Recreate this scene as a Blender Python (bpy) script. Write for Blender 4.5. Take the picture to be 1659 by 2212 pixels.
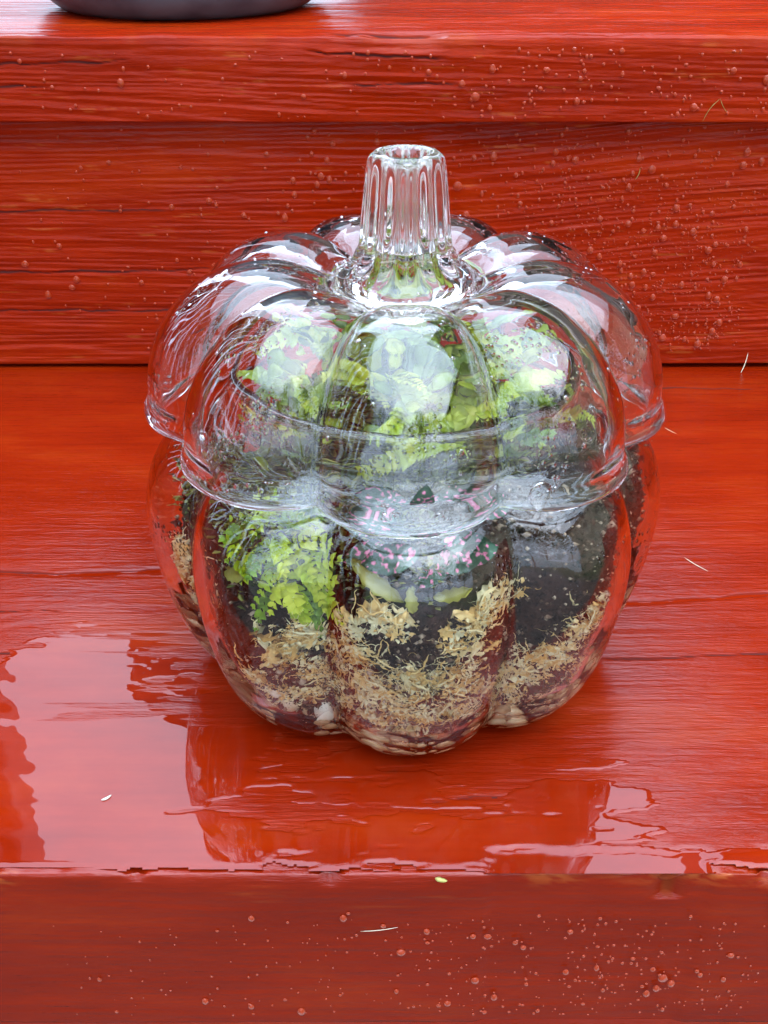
import bpy, math, random
import numpy as np
from math import sin, cos, pi, radians, atan, tan, sqrt
from mathutils import Vector, Matrix

random.seed(7); rng = np.random.default_rng(7)
for o in list(bpy.data.objects): bpy.data.objects.remove(o)
SC = bpy.context.scene; COL = SC.collection
S = 0.01                                   # everything below is written in centimetres

# ------------------------------------------------------------------ camera, sky, sun, exposure
CAM_Z, PITCH, F = 25.0, radians(32.5), 2237.0
cam_d = bpy.data.cameras.new('camera'); cam = bpy.data.objects.new('camera', cam_d); COL.objects.link(cam)
cam.location = (0, 0, CAM_Z * S); cam.rotation_euler = (radians(90) - PITCH, 0, 0)
cam_d.sensor_fit = 'VERTICAL'; cam_d.sensor_height = 36; cam_d.sensor_width = 27; cam_d.lens = F / 2212 * 36
cam_d.clip_start = 0.01; cam_d.clip_end = 200
SC.camera = cam

SUN_EL, SUN_AZ = radians(52), radians(150)   # azimuth measured from +Y towards +X
w = bpy.data.worlds.new('World'); SC.world = w; w.use_nodes = True
nt = w.node_tree; nt.nodes.clear()
sky = nt.nodes.new('ShaderNodeTexSky'); sky.sky_type = 'NISHITA'; sky.sun_disc = False
sky.sun_elevation = SUN_EL; sky.sun_rotation = SUN_AZ; sky.dust_density = 3.0; sky.air_density = 1.2; sky.ozone_density = 1.5
tc = nt.nodes.new('ShaderNodeTexCoord')
nz = nt.nodes.new('ShaderNodeTexNoise'); nz.inputs['Scale'].default_value = 2.2; nz.inputs['Detail'].default_value = 7; nz.inputs['Roughness'].default_value = .55
nt.links.new(tc.outputs['Generated'], nz.inputs['Vector'])
rp = nt.nodes.new('ShaderNodeValToRGB'); rp.color_ramp.elements[0].position = .30; rp.color_ramp.elements[0].color = (.72, .72, .72, 1)
rp.color_ramp.elements[1].position = .62; rp.color_ramp.elements[1].color = (1, 1, 1, 1)
nt.links.new(nz.outputs['Fac'], rp.inputs['Fac'])
mx = nt.nodes.new('ShaderNodeMix'); mx.data_type = 'RGBA'; mx.inputs['B'].default_value = (10.9, 13.2, 16.9, 1)   # cloud
nt.links.new(rp.outputs['Color'], mx.inputs['Factor']); nt.links.new(sky.outputs['Color'], mx.inputs['A'])
bg = nt.nodes.new('ShaderNodeBackground'); bg.inputs['Strength'].default_value = .13
wo = nt.nodes.new('ShaderNodeOutputWorld')
sp_ = nt.nodes.new('ShaderNodeSeparateXYZ'); nt.links.new(tc.outputs['Generated'], sp_.inputs[0])      # overcast sky: brighter overhead than at the horizon
mr_ = nt.nodes.new('ShaderNodeMapRange'); mr_.inputs['To Min'].default_value = .55; mr_.inputs['To Max'].default_value = 1.65; nt.links.new(sp_.outputs['Z'], mr_.inputs['Value'])
mm_ = nt.nodes.new('ShaderNodeVectorMath'); mm_.operation = 'SCALE'; nt.links.new(mx.outputs['Result'], mm_.inputs[0]); nt.links.new(mr_.outputs[0], mm_.inputs['Scale'])
nt.links.new(mm_.outputs[0], bg.inputs['Color']); nt.links.new(bg.outputs['Background'], wo.inputs['Surface'])

sd = bpy.data.lights.new('sun', 'SUN'); sd.energy = .5; sd.angle = radians(60); sd.color = (1, .96, .9)
so = bpy.data.objects.new('sun', sd); COL.objects.link(so)
sdir = Vector((sin(SUN_AZ) * cos(SUN_EL), cos(SUN_AZ) * cos(SUN_EL), sin(SUN_EL)))
so.rotation_euler = sdir.to_track_quat('Z', 'Y').to_euler(); so.location = sdir * 3
SC.view_settings.view_transform = 'Standard'; SC.view_settings.look = 'None'
SC.view_settings.exposure = 1.2; SC.view_settings.gamma = 1
cy = SC.cycles
cy.max_bounces = 20; cy.transmission_bounces = 20; cy.glossy_bounces = 10; cy.diffuse_bounces = 4; cy.transparent_max_bounces = 12
cy.caustics_refractive = True; cy.caustics_reflective = True; cy.blur_glossy = .3
cy.sample_clamp_indirect = 6; cy.use_denoising = True

# ------------------------------------------------------------------ helpers
def _h(ix, iy, iz, seed):
    n = (ix.astype(np.int64) * 374761393 + iy.astype(np.int64) * 668265263 + iz.astype(np.int64) * 2147483647 + seed * 1274126177) & 0xffffffff
    n = ((n ^ (n >> 13)) * 1274126177) & 0xffffffff
    n = ((n ^ (n >> 16)) * 2246822519) & 0xffffffff
    return ((n ^ (n >> 15)) & 0xffffff) / float(0xffffff)
def vn(x, y, seed=0):                       # value noise 0..1, 2D
    x = np.asarray(x, float); y = np.asarray(y, float)
    ix = np.floor(x); iy = np.floor(y); fx = x - ix; fy = y - iy
    fx = fx * fx * (3 - 2 * fx); fy = fy * fy * (3 - 2 * fy)
    z = np.zeros_like(ix)
    a = _h(ix, iy, z, seed); b = _h(ix + 1, iy, z, seed); c = _h(ix, iy + 1, z, seed); d = _h(ix + 1, iy + 1, z, seed)
    return (a * (1 - fx) + b * fx) * (1 - fy) + (c * (1 - fx) + d * fx) * fy
def vn3(x, y, z, seed=0):
    iz = np.floor(z); fz = z - iz; fz = fz * fz * (3 - 2 * fz)
    ix = np.floor(x); iy = np.floor(y); fx = x - ix; fy = y - iy
    fx = fx * fx * (3 - 2 * fx); fy = fy * fy * (3 - 2 * fy)
    def lay(k):
        a = _h(ix, iy, k, seed); b = _h(ix + 1, iy, k, seed); c = _h(ix, iy + 1, k, seed); d = _h(ix + 1, iy + 1, k, seed)
        return (a * (1 - fx) + b * fx) * (1 - fy) + (c * (1 - fx) + d * fx) * fy
    return lay(iz) * (1 - fz) + lay(iz + 1) * fz
def fbm(x, y, seed=0, o=4):
    s = 0; a = .5
    for k in range(o):
        s = s + a * vn(x * 2 ** k, y * 2 ** k, seed + k * 17); a *= .5
    return s / (1 - .5 ** o)
def ss(a, b, x): t = np.clip((x - a) / (b - a), 0, 1); return t * t * (3 - 2 * t)

def mesh_np(name, V, Fq, mats=None, attrs=None, smooth=True):
    me = bpy.data.meshes.new(name)
    V = np.asarray(V, np.float32) * S
    Fq = np.asarray(Fq, np.int32); k = Fq.shape[1]
    me.vertices.add(len(V)); me.vertices.foreach_set('co', V.ravel())
    me.loops.add(Fq.size); me.loops.foreach_set('vertex_index', Fq.ravel())
    me.polygons.add(len(Fq)); me.polygons.foreach_set('loop_start', np.arange(0, Fq.size, k, dtype=np.int32))
    me.polygons.foreach_set('loop_total', np.full(len(Fq), k, np.int32))
    me.update(calc_edges=True); me.validate()
    if smooth: me.polygons.foreach_set('use_smooth', np.ones(len(me.polygons), bool))
    for an, av in (attrs or {}).items():
        at_ = me.attributes.new(an, 'FLOAT', 'POINT'); at_.data.foreach_set('value', np.asarray(av, np.float32).ravel())
    if mats:
        for m in (mats if isinstance(mats, (list, tuple)) else [mats]): me.materials.append(m)
    return me
def obj(name, me, parent=None, loc=None, rot=None):
    o = bpy.data.objects.new(name, me); COL.objects.link(o)
    if parent is not None: o.parent = parent
    if loc is not None: o.location = Vector(loc) * S
    if rot is not None: o.rotation_euler = rot
    return o
def tag(o, label=None, cat=None, group=None, kind=None):
    for k, v in (('label', label), ('category', cat), ('group', group), ('kind', kind)):
        if v: o[k] = v
    return o
def empty(name, loc=(0, 0, 0)):
    o = bpy.data.objects.new(name, None); COL.objects.link(o); o.location = Vector(loc) * S; o.empty_display_size = .01
    return o
def grid_faces(nr, nc, wrap=False):
    i = np.arange(nr - 1)[:, None]; j = np.arange(nc if wrap else nc - 1)[None, :]
    a = i * nc + j; b = i * nc + (j + 1) % nc; c = (i + 1) * nc + (j + 1) % nc; d = (i + 1) * nc + j
    return np.stack([a + 0 * b, b + 0 * a, c, d], -1).reshape(-1, 4)
def ray(px, py):                            # direction through a point of the picture plane (1659 x 2212)
    u = (px - 829.5) / F; v = (1106 - py) / F
    return np.array([u, cos(PITCH) + v * sin(PITCH), -sin(PITCH) + v * cos(PITCH)])
def at_z(px, py, z=0.0):
    d = ray(px, py); t = (z - CAM_Z) / d[2]; return np.array([d[0] * t, d[1] * t, z])
def at_y(px, py, y):
    d = ray(px, py); t = y / d[1]; return np.array([d[0] * t, y, CAM_Z + d[2] * t])

# ------------------------------------------------------------------ materials
def mat(name):
    m = bpy.data.materials.new(name); m.use_nodes = True
    n = m.node_tree; b = n.nodes['Principled BSDF']
    return m, n, b
def N(n, t, **kw):
    x = n.nodes.new(t)
    for k, v in kw.items(): x.inputs[k].default_value = v
    return x
def ramp(n, stops):
    r = n.nodes.new('ShaderNodeValToRGB'); e = r.color_ramp.elements
    while len(e) < len(stops): e.new(.5)
    for i, (p, c) in enumerate(stops): e[i].position = p; e[i].color = (*c, 1)
    return r
def objcoord(n, scale, rot=(0, 0, 0)):
    t = n.nodes.new('ShaderNodeTexCoord'); m = n.nodes.new('ShaderNodeMapping'); m.inputs['Scale'].default_value = scale; m.inputs['Rotation'].default_value = rot
    n.links.new(t.outputs['Object'], m.inputs['Vector']); return m

def paint(name, rough, vary=.5, k=1.08):
    m, n, b = mat(name); L = n.links.new
    c1 = objcoord(n, (6, 160, 160)); g = N(n, 'ShaderNodeTexNoise', Scale=1.0, Detail=5.0, Roughness=.6); L(c1.outputs[0], g.inputs['Vector'])
    c2 = objcoord(n, (7, 22, 22)); g2 = N(n, 'ShaderNodeTexNoise', Scale=1.0, Detail=6.0, Roughness=.65); L(c2.outputs[0], g2.inputs['Vector'])
    r1 = ramp(n, [(.3, (.155 * k, .0070 * k, .0006)), (.52, (.215 * k, .0115 * k, .0008)), (.72, (.265 * k, .023 * k, .0014))]); L(g2.outputs['Fac'], r1.inputs['Fac'])
    r2 = ramp(n, [(.35, (.80, .70, .70)), (.6, (1.0, 1.0, 1.0))]); L(g.outputs['Fac'], r2.inputs['Fac'])
    mu = n.nodes.new('ShaderNodeMix'); mu.data_type = 'RGBA'; mu.blend_type = 'MULTIPLY'; mu.inputs['Factor'].default_value = vary
    L(r1.outputs[0], mu.inputs['A']); L(r2.outputs[0], mu.inputs['B'])
    at_ = n.nodes.new('ShaderNodeAttribute'); at_.attribute_name = 'wear'
    mw = n.nodes.new('ShaderNodeMix'); mw.data_type = 'RGBA'; L(at_.outputs['Fac'], mw.inputs['Factor']); L(mu.outputs['Result'], mw.inputs['A']); mw.inputs['B'].default_value = (.52, .15, .03, 1)
    ac = n.nodes.new('ShaderNodeAttribute'); ac.attribute_name = 'crack'
    mk = n.nodes.new('ShaderNodeMix'); mk.data_type = 'RGBA'; L(ac.outputs['Fac'], mk.inputs['Factor']); L(mw.outputs['Result'], mk.inputs['A']); mk.inputs['B'].default_value = (.035, .02, .02, 1)
    L(mk.outputs['Result'], b.inputs['Base Color'])
    c3 = objcoord(n, (30, 500, 500)); g3 = N(n, 'ShaderNodeTexNoise', Scale=1.0, Detail=4.0, Roughness=.6); L(c3.outputs[0], g3.inputs['Vector'])
    c4 = objcoord(n, (120, 700, 700)); g4 = N(n, 'ShaderNodeTexNoise', Scale=1.0, Detail=3.0, Roughness=.6); L(c4.outputs[0], g4.inputs['Vector'])
    ad = n.nodes.new('ShaderNodeMath'); ad.operation = 'ADD'; L(g3.outputs['Fac'], ad.inputs[0]); L(g4.outputs['Fac'], ad.inputs[1])
    bp = N(n, 'ShaderNodeBump', Strength=.4, Distance=.0006); L(ad.outputs[0], bp.inputs['Height']); L(bp.outputs[0], b.inputs['Normal'])
    rr = n.nodes.new('ShaderNodeMapRange'); rr.inputs['From Min'].default_value = .3; rr.inputs['From Max'].default_value = .7
    rr.inputs['To Min'].default_value = rough - .06; rr.inputs['To Max'].default_value = rough + .10
    L(g2.outputs['Fac'], rr.inputs['Value']); L(rr.outputs[0], b.inputs['Roughness'])
    b.inputs['IOR'].default_value = 1.48
    pw = n.nodes.new('ShaderNodeMapRange'); pw.inputs['From Max'].default_value = .25; pw.inputs['To Min'].default_value = .42 if name == 'red_deck_paint' else .14; pw.inputs['To Max'].default_value = .0
    L(ac.outputs['Fac'], pw.inputs['Value']); L(pw.outputs[0], b.inputs['Specular IOR Level'])
    return m
M_TREAD = paint('red_deck_paint', .17); M_RISER = paint('red_riser_paint', .15, .85, 1.42)

def wetred(name, col, rough, ior, bumpy=0, trans=0):
    m = M_TREAD.copy(); m.name = name; n = m.node_tree; b = n.nodes['Principled BSDF']
    for l in list(b.inputs['Roughness'].links) + list(b.inputs['Normal'].links): n.links.remove(l)
    for l in list(b.inputs['Specular IOR Level'].links): n.links.remove(l)
    b.inputs['Specular IOR Level'].default_value = .5
    b.inputs['Roughness'].default_value = rough; b.inputs['IOR'].default_value = ior; b.inputs['Transmission Weight'].default_value = trans
    if col:
        for l in list(b.inputs['Base Color'].links): n.links.remove(l)
        b.inputs['Base Color'].default_value = (*col, 1)
    return m
M_FILMRED = wetred('rain_on_paint', None, .012, 1.44)
M_DROP = wetred('raindrop_on_paint', (.50, .065, .02), .02, 1.33, trans=.45)  # orange-red light focused through a clear drop, painted into its colour
def glassy(name, ior, col=(1, 1, 1), bump=0, bscale=90, beads=0, rough=0.0):
    m, n, b = mat(name); L = n.links.new
    b.inputs['Transmission Weight'].default_value = 1; b.inputs['Roughness'].default_value = rough
    b.inputs['IOR'].default_value = ior; b.inputs['Base Color'].default_value = (*col, 1)
    if bump or beads:
        c = objcoord(n, (1, 1, 1)); last = None
        if bump:
            g = N(n, 'ShaderNodeTexNoise', Scale=bscale, Detail=2.0, Roughness=.5); L(c.outputs[0], g.inputs['Vector'])
            bp = N(n, 'ShaderNodeBump', Strength=1.0, Distance=bump); L(g.outputs['Fac'], bp.inputs['Height']); last = bp
        if beads:
            v = N(n, 'ShaderNodeTexVoronoi', Scale=620.0, Randomness=1.0); L(c.outputs[0], v.inputs['Vector'])
            mk = N(n, 'ShaderNodeTexNoise', Scale=70.0, Detail=3.0); L(c.outputs[0], mk.inputs['Vector'])
            mr = n.nodes.new('ShaderNodeMapRange'); mr.inputs['From Min'].default_value = .48; mr.inputs['From Max'].default_value = .62; mr.inputs['To Min'].default_value = 0; mr.inputs['To Max'].default_value = .42
            L(mk.outputs['Fac'], mr.inputs['Value'])
            sb = n.nodes.new('ShaderNodeMath'); sb.operation = 'SUBTRACT'; sb.use_clamp = True; L(mr.outputs[0], sb.inputs[0]); L(v.outputs['Distance'], sb.inputs[1])
            bp2 = N(n, 'ShaderNodeBump', Strength=1.0, Distance=beads); L(sb.outputs[0], bp2.inputs['Height'])
            if last: L(last.outputs[0], bp2.inputs['Normal'])
            last = bp2
        L(last.outputs[0], b.inputs['Normal'])
    return m
M_GLASS = glassy('clear_glass', 1.52, (.985, 1, .99), bump=.00010, bscale=55)
M_GLASS_IN = glassy('clear_glass_misted', 1.52, (.985, 1, .99), bump=.00022, bscale=75, beads=.0007)
M_WATER = glassy('rain_water', 1.33)
M_FILM = glassy('standing_water', 1.33, bump=.00006, bscale=60)

def varied(name, stops, scale=60, rough=.6, bump=.0006, bscale=300, trans=0, spec=.5, attr=True):
    m, n, b = mat(name); L = n.links.new
    c = objcoord(n, (1, 1, 1)); g = N(n, 'ShaderNodeTexNoise', Scale=scale, Detail=5.0, Roughness=.6); L(c.outputs[0], g.inputs['Vector'])
    src = g.outputs['Fac']
    if attr:
        a = n.nodes.new('ShaderNodeAttribute'); a.attribute_name = 'tint'
        ad = n.nodes.new('ShaderNodeMath'); ad.operation = 'MULTIPLY_ADD'; L(a.outputs['Fac'], ad.inputs[0]); ad.inputs[1].default_value = .8; 
        sub = n.nodes.new('ShaderNodeMath'); sub.operation = 'SUBTRACT'; L(g.outputs['Fac'], sub.inputs[0]); sub.inputs[1].default_value = .4
        L(sub.outputs[0], ad.inputs[2]); src = ad.outputs[0]
    r = ramp(n, stops); L(src, r.inputs['Fac']); L(r.outputs[0], b.inputs['Base Color'])
    b.inputs['Roughness'].default_value = rough; b.inputs['Specular IOR Level'].default_value = spec
    if bump:
        g2 = N(n, 'ShaderNodeTexNoise', Scale=bscale, Detail=4.0); L(c.outputs[0], g2.inputs['Vector'])
        bp = N(n, 'ShaderNodeBump', Strength=.6, Distance=bump); L(g2.outputs['Fac'], bp.inputs['Height']); L(bp.outputs[0], b.inputs['Normal'])
    if trans:
        tr = n.nodes.new('ShaderNodeBsdfTranslucent'); L(r.outputs[0], tr.inputs['Color'])
        ms = n.nodes.new('ShaderNodeMixShader'); ms.inputs[0].default_value = trans
        L(b.outputs[0], ms.inputs[1]); L(tr.outputs[0], ms.inputs[2]); L(ms.outputs[0], n.nodes['Material Output'].inputs['Surface'])
    return m
M_SOIL = varied('dark_soil', [(.3, (.016, .007, .005)), (.5, (.045, .021, .015)), (.64, (.022, .014, .010)), (.8, (.07, .045, .03))], 90, .95, .004, 380, attr=False, spec=.06)
M_SPHAG = varied('dried_sphagnum', [(.0, (.28, .11, .02)), (.15, (.72, .40, .10)), (.42, (.92, .64, .24)), (.8, (.97, .86, .52))], 120, .6, .0004, 500, trans=.2)
M_PEB = varied('pebble_stone', [(.0, (.30, .12, .04)), (.3, (.55, .34, .16)), (.6, (.70, .54, .32)), (.9, (.78, .74, .62))], 150, .45, .0003, 200)
M_FRILL = varied('lime_frond', [(.0, (.05, .12, .004)), (.3, (.22, .40, .006)), (.65, (.48, .62, .010)), (.95, (.68, .72, .05))], 120, .45, .0003, 400, trans=.35)
M_LEAF = varied('green_leaf', [(.0, (.035, .075, .003)), (.35, (.13, .22, .005)), (.65, (.31, .40, .008)), (.95, (.50, .50, .04))], 130, .4, .0004, 250, trans=.35)
M_MOSS = varied('olive_moss', [(.0, (.03, .045, .006)), (.45, (.12, .15, .018)), (.8, (.30, .30, .05)), (.95, (.45, .42, .15))], 130, .6, .0004, 400, trans=.25)
M_STEM = varied('plant_stem', [(.0, (.12, .08, .03)), (.5, (.25, .22, .05)), (.9, (.4, .4, .12))], 100, .5, 0)
M_OLIVE = varied('yellowed_leaf', [(.0, (.22, .2, .03)), (.5, (.48, .45, .10)), (.9, (.62, .56, .22))], 120, .4, .0003, 300, trans=.3)
M_PERL = varied('pale_grit', [(.0, (.4, .34, .25)), (.9, (.75, .72, .62))], 120, .7, 0)
M_STRAW = varied('dry_straw', [(.0, (.55, .4, .2)), (.9, (.85, .78, .6))], 120, .5, 0, attr=False)
M_BARK = varied('tree_bark', [(.3, (.06, .045, .03)), (.7, (.16, .12, .09))], 8, .8, .01, 30, attr=False)
M_TREE = varied('tree_foliage', [(.0, (.02, .045, .012)), (.5, (.05, .10, .02)), (.9, (.10, .16, .035))], 3, .6, 0, trans=.3)
M_GROUND = varied('garden_grass', [(.3, (.03, .05, .012)), (.7, (.07, .10, .03))], 20, .8, .01, 60, attr=False)
m, n, b = mat('speckled_leaf'); M_PINK = m
c = objcoord(n, (1, 1, 1)); v = N(n, 'ShaderNodeTexNoise', Scale=600.0, Detail=2.0, Roughness=.5); n.links.new(c.outputs[0], v.inputs['Vector'])
r = ramp(n, [(.47, (.025, .075, .04)), (.55, (.05, .13, .07)), (.61, (.62, .15, .28)), (.72, (.80, .32, .46))]); n.links.new(v.outputs['Fac'], r.inputs['Fac'])
n.links.new(r.outputs[0], b.inputs['Base Color']); b.inputs['Roughness'].default_value = .45
m, n, b = mat('grey_glaze'); M_POT = m
c = objcoord(n, (1, 1, 1)); v = N(n, 'ShaderNodeTexNoise', Scale=45.0, Detail=5.0); n.links.new(c.outputs[0], v.inputs['Vector'])
r = ramp(n, [(.35, (.04, .055, .07)), (.65, (.085, .11, .13))]); n.links.new(v.outputs['Fac'], r.inputs['Fac']); n.links.new(r.outputs[0], b.inputs['Base Color'])
b.inputs['Roughness'].default_value = .28

# ------------------------------------------------------------------ wooden steps
YF, YJ, YN = 19.67, 54.63, 53.6            # lower edge, riser face, upper nosing face
ZN0, ZN1 = 13.71, 17.71                    # upper nosing bottom and top
ZL = -7.5
def grain(u, v, seed, a=1.0, slope=0.0, knots=()):
    vv = v + slope * u + .55 * (vn(u / 24, v / 6, seed) - .5) + .10 * (vn(u / 5, v / 1.2, seed + 1) - .5)
    for (ku, kv, kr) in knots:
        d = np.sqrt(((u - ku) / 3.0) ** 2 + (v - kv) ** 2); vv = vv + 1.2 * kr * np.exp(-(d / kr) ** 2) * np.sign(v - kv + 1e-6)
    h = 0
    for p_, am, k in ((.61, .034, 0), (.27, .032, 20), (.14, .024, 40)):
        q = vv / p_ + 2.6 * vn(u / 20, vv / 1.3, seed + 2 + k) + .5 * vn(u / 5, vv / .5, seed + 3 + k); sw = q - np.floor(q)
        h = h + am * (sw ** .8) * (1 - ss(.80, 1, sw)) * (.1 + 1.15 * ss(.3, .75, vn(u / 4.5, np.floor(q) * .9 + .3, seed + 4 + k)))
    h = h + .016 * (vn(u / 5, vv / .12, seed + 5) - .5)
    gr = ss(.70, .8, vn(u / 9, vv / .28, seed + 6)); h = h - .035 * gr * vn(u / 2, vv / .1, seed + 7)
    h = h + .008 * (fbm(u * 2.0, v * 4, seed + 8) - .5)
    return a * (h - .03)
def crack_field(u, v, cracks, seed):
    dep = np.zeros(np.broadcast(u, v).shape); ck = np.zeros_like(dep)
    for i, (pts, wd, dp) in enumerate(cracks):
        pu = [p[0] for p in pts]; pv = [p[1] for p in pts]
        order = np.argsort(pu); pu = np.array(pu)[order]; pv = np.array(pv)[order]
        c = np.interp(u, pu, pv) + .14 * (vn(u / .9, u * 0 + i, seed + i) - .5) + .05 * (vn(u / .25, u * 0 + i, seed + i + 50) - .5)
        end = ss(pu[0], pu[0] + 1.0, u) * (1 - ss(pu[-1] - 1.0, pu[-1], u))
        ww = wd * (.35 + 1.1 * vn(u / 1.3, u * 0 + i * 3, seed + 9)) 
        m_ = np.exp(-((v - c) / ww) ** 2) * end
        dep = np.maximum(dep, m_ * dp); ck = np.maximum(ck, m_ ** 1.2)
    return dep, ck
# positions of the splits in the lower tread, (x, y) on the tread
P2 = lambda px, py: tuple(at_z(px, py)[:2])
LOW_CRACKS = [
    ([P2(-220, 1234), P2(0, 1237), P2(150, 1241), P2(300, 1236), P2(390, 1229)], .11, .22),
    ([P2(1300, 1301), P2(1380, 1302), P2(1480, 1297), P2(1659, 1282), P2(1850, 1272)], .09, .20),
    ([P2(-100, 1412), P2(60, 1408), P2(240, 1394)], .07, .08),
    ([P2(120, 1505), P2(300, 1500), P2(430, 1496), P2(560, 1480)], .08, .14),
    ([P2(-100, 1584), P2(60, 1576), P2(220, 1562)], .07, .08),
    ([P2(1270, 1424), P2(1450, 1421), P2(1700, 1412)], .06, .08),
    ([P2(890, 1738), P2(1050, 1722), P2(1240, 1716)], .06, .09),
    ([P2(1005, 1846), P2(1110, 1842), P2(1300, 1838), P2(1425, 1832)], .05, .08),
    ([P2(-200, 1330), P2(60, 1318), P2(160, 1322)], .05, .05),
    ([P2(1150, 830), P2(1400, 836), P2(1659, 841)], .06, .04),
]
def low_h(x, y):                            # relief of the lower tread at (x, y)
    v = y
    h = grain(x, v, 11, .26, -.015, knots=((-20.0, 30.5, 1.6),))
    h = h + .035 * (vn(x / 6, v / 2.2, 31) - .5) + .05 * (vn(x / 16, v / 7, 33) - .5)
    # ripples of the weathered growth rings in front of the jar
    rr = y - 26.6 - .10 * x - .02 * x * x * (x > 0)
    h = h + .008 * np.sin(rr * 4.6 + 1.5 * vn(x / 3, y / 3, 37)) * ss(28.5, 25.5, y) * ss(-6, -1, x)
    d, c = crack_field(x, y, LOW_CRACKS, 41)
    return h - d * .5, c
def ledge_f(X, Y):
    Xj = X + .5 * (fbm(Y / .35, X * 0 + 3, 95) - .5); Yj = Y + .30 * (fbm(X / .9, X * 0, 96) - .5) + .12 * (fbm(X / .25, X * 0, 97) - .5)
    return ss(2.9, 3.3, Xj) * (1 - ss(9.4, 9.9, Xj)) * ss(YF + 1.1, YF + .8, Yj)
def board(name, path, fine, xs, hfun, material, parent, seed):
    """path: list of (y, z) of the outline, fine: row spacing; hfun(x, y, z, s) -> height, wear, crack"""
    pts = np.array(path, float); rows = []
    for (a, b_), st in zip(zip(pts[:-1], pts[1:]), fine):
        n_ = max(1, int(round(np.linalg.norm(b_ - a) / st)))
        for k in range(n_): rows.append(a + (b_ - a) * k / n_)
    rows.append(pts[-1]); R = np.array(rows)
    T = np.gradient(R, axis=0); T /= np.linalg.norm(T, axis=1)[:, None] + 1e-9
    for _ in range(2): T[1:-1] = (T[:-2] + T[1:-1] * 2 + T[2:]) / 4
    T /= np.linalg.norm(T, axis=1)[:, None]
    Nn = np.stack([T[:, 1], -T[:, 0]], 1)          # outward normal
    arc = np.concatenate([[0], np.cumsum(np.linalg.norm(np.diff(R, axis=0), axis=1))])
    X = xs[None, :] + 0 * arc[:, None]; Y = R[:, 0][:, None] + 0 * X; Z = R[:, 1][:, None] + 0 * X; A = arc[:, None] + 0 * X
    h, wear, ck = hfun(X, Y, Z, A)
    V = np.stack([X, Y + Nn[:, 0][:, None] * h, Z + Nn[:, 1][:, None] * h], -1).reshape(-1, 3)
    Fq = grid_faces(len(R), len(xs))
    me = mesh_np(name, V, Fq, material, {'wear': wear, 'crack': ck})
    o = obj(name, me, parent); return o
def nose_path(yf, zt, zb, yb, r=.38):
    p = [(yb, zt)]; st = []
    return p
def arcpts(cy_, cz_, r, a0, a1, n_): return [(cy_ + r * cos(a0 + (a1 - a0) * k / n_), cz_ + r * sin(a0 + (a1 - a0) * k / n_)) for k in range(n_ + 1)]
steps = tag(empty('wooden_steps', (0, 0, 0)), 'wet red painted timber steps under and behind the glass pumpkin', 'steps')

# lower tread
XS = np.concatenate([np.arange(-60, -24, 1.0), np.arange(-24, 24, .16), np.arange(24, 60.1, 1.0)])
r = .17
pth = [(60, 0), (55.5, 0), (YF + r, 0)] + arcpts(YF + r, -r, r, pi / 2, pi, 7)[1:] + [(YF, ZL + r)] + arcpts(YF + r, ZL + r, r, pi, 1.5 * pi, 5)[1:] + [(60, ZL)]
fine = [.6, .075] + [.09] * 7 + [.075] + [.2] * 5 + [3]
EDGE_CHIP = at_z(1440, 1868)
def h_low(X, Y, Z, A):
    top = (Z > -.2)
    h1, c1 = low_h(X, Y)
    v2 = Z; hf = grain(X, v2 * 1.0, 71, .33, .01) + .02 * (fbm(X * 1.2, Z * 2, 73) - .5) + .05 * (vn(X / 9, Z / 2.5, 75) - .5)
    k = ss(-.45, -.02, Z)
    hf = np.where(Z < ZL + .1, 0, hf)
    h = h1 * k + hf * (1 - k)
    e = np.exp(-((Y - YF - .15) / .55) ** 2) * np.exp(-(np.minimum(Z, 0) / .45) ** 2) * (Z > -3)
    h = h - e * (.10 * vn(X / 1.8, X * 0, 81) + .06 * vn(X / .5, X * 0, 83) + .25 * ss(.72, .95, vn(X / .8, Z, 85)))
    # worn-down ledge between the split and the knot near the edge, and the knot hole itself
    ledge = ledge_f(X, Y)
    h = h - .09 * ledge
    dch = np.sqrt(((X - EDGE_CHIP[0]) / .42) ** 2 + ((Y - EDGE_CHIP[1] + (X - EDGE_CHIP[0]) * .5) / .50) ** 2)
    chip = np.exp(-dch ** 2.5) * (Z > -1.2); rag = fbm(X * 5, Y * 5, 87)
    h = h - chip * (.32 + .35 * (rag - .5)); ck = np.maximum(c1 * k, np.clip(chip * (1.5 * rag - .35), 0, 1) * .8)
    wear = np.clip(np.exp(-((Y - YF) / .16) ** 2) * e * ss(.5, .7, fbm(X / 1.6, X * 0 + Z * .7, 89)) * ss(.42, .6, fbm(X * 3.2, Y * 7 + Z * 9, 90)) * .45, 0, 1)
    wear = np.maximum(wear, .16 * ss(.62, .8, fbm(X / 3.5, Z * 3.0, 91)) * ss(.45, .6, fbm(X / 1.2, Z * 9.0, 92)) * (1 - k) * ss(-2.5, -.4, Z))
    wear = np.maximum(wear, .25 * chip * ss(.4, .6, rag))
    return h, wear, ck
board('tread_board', pth, fine, XS, h_low, M_TREAD, steps, 1)

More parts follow.
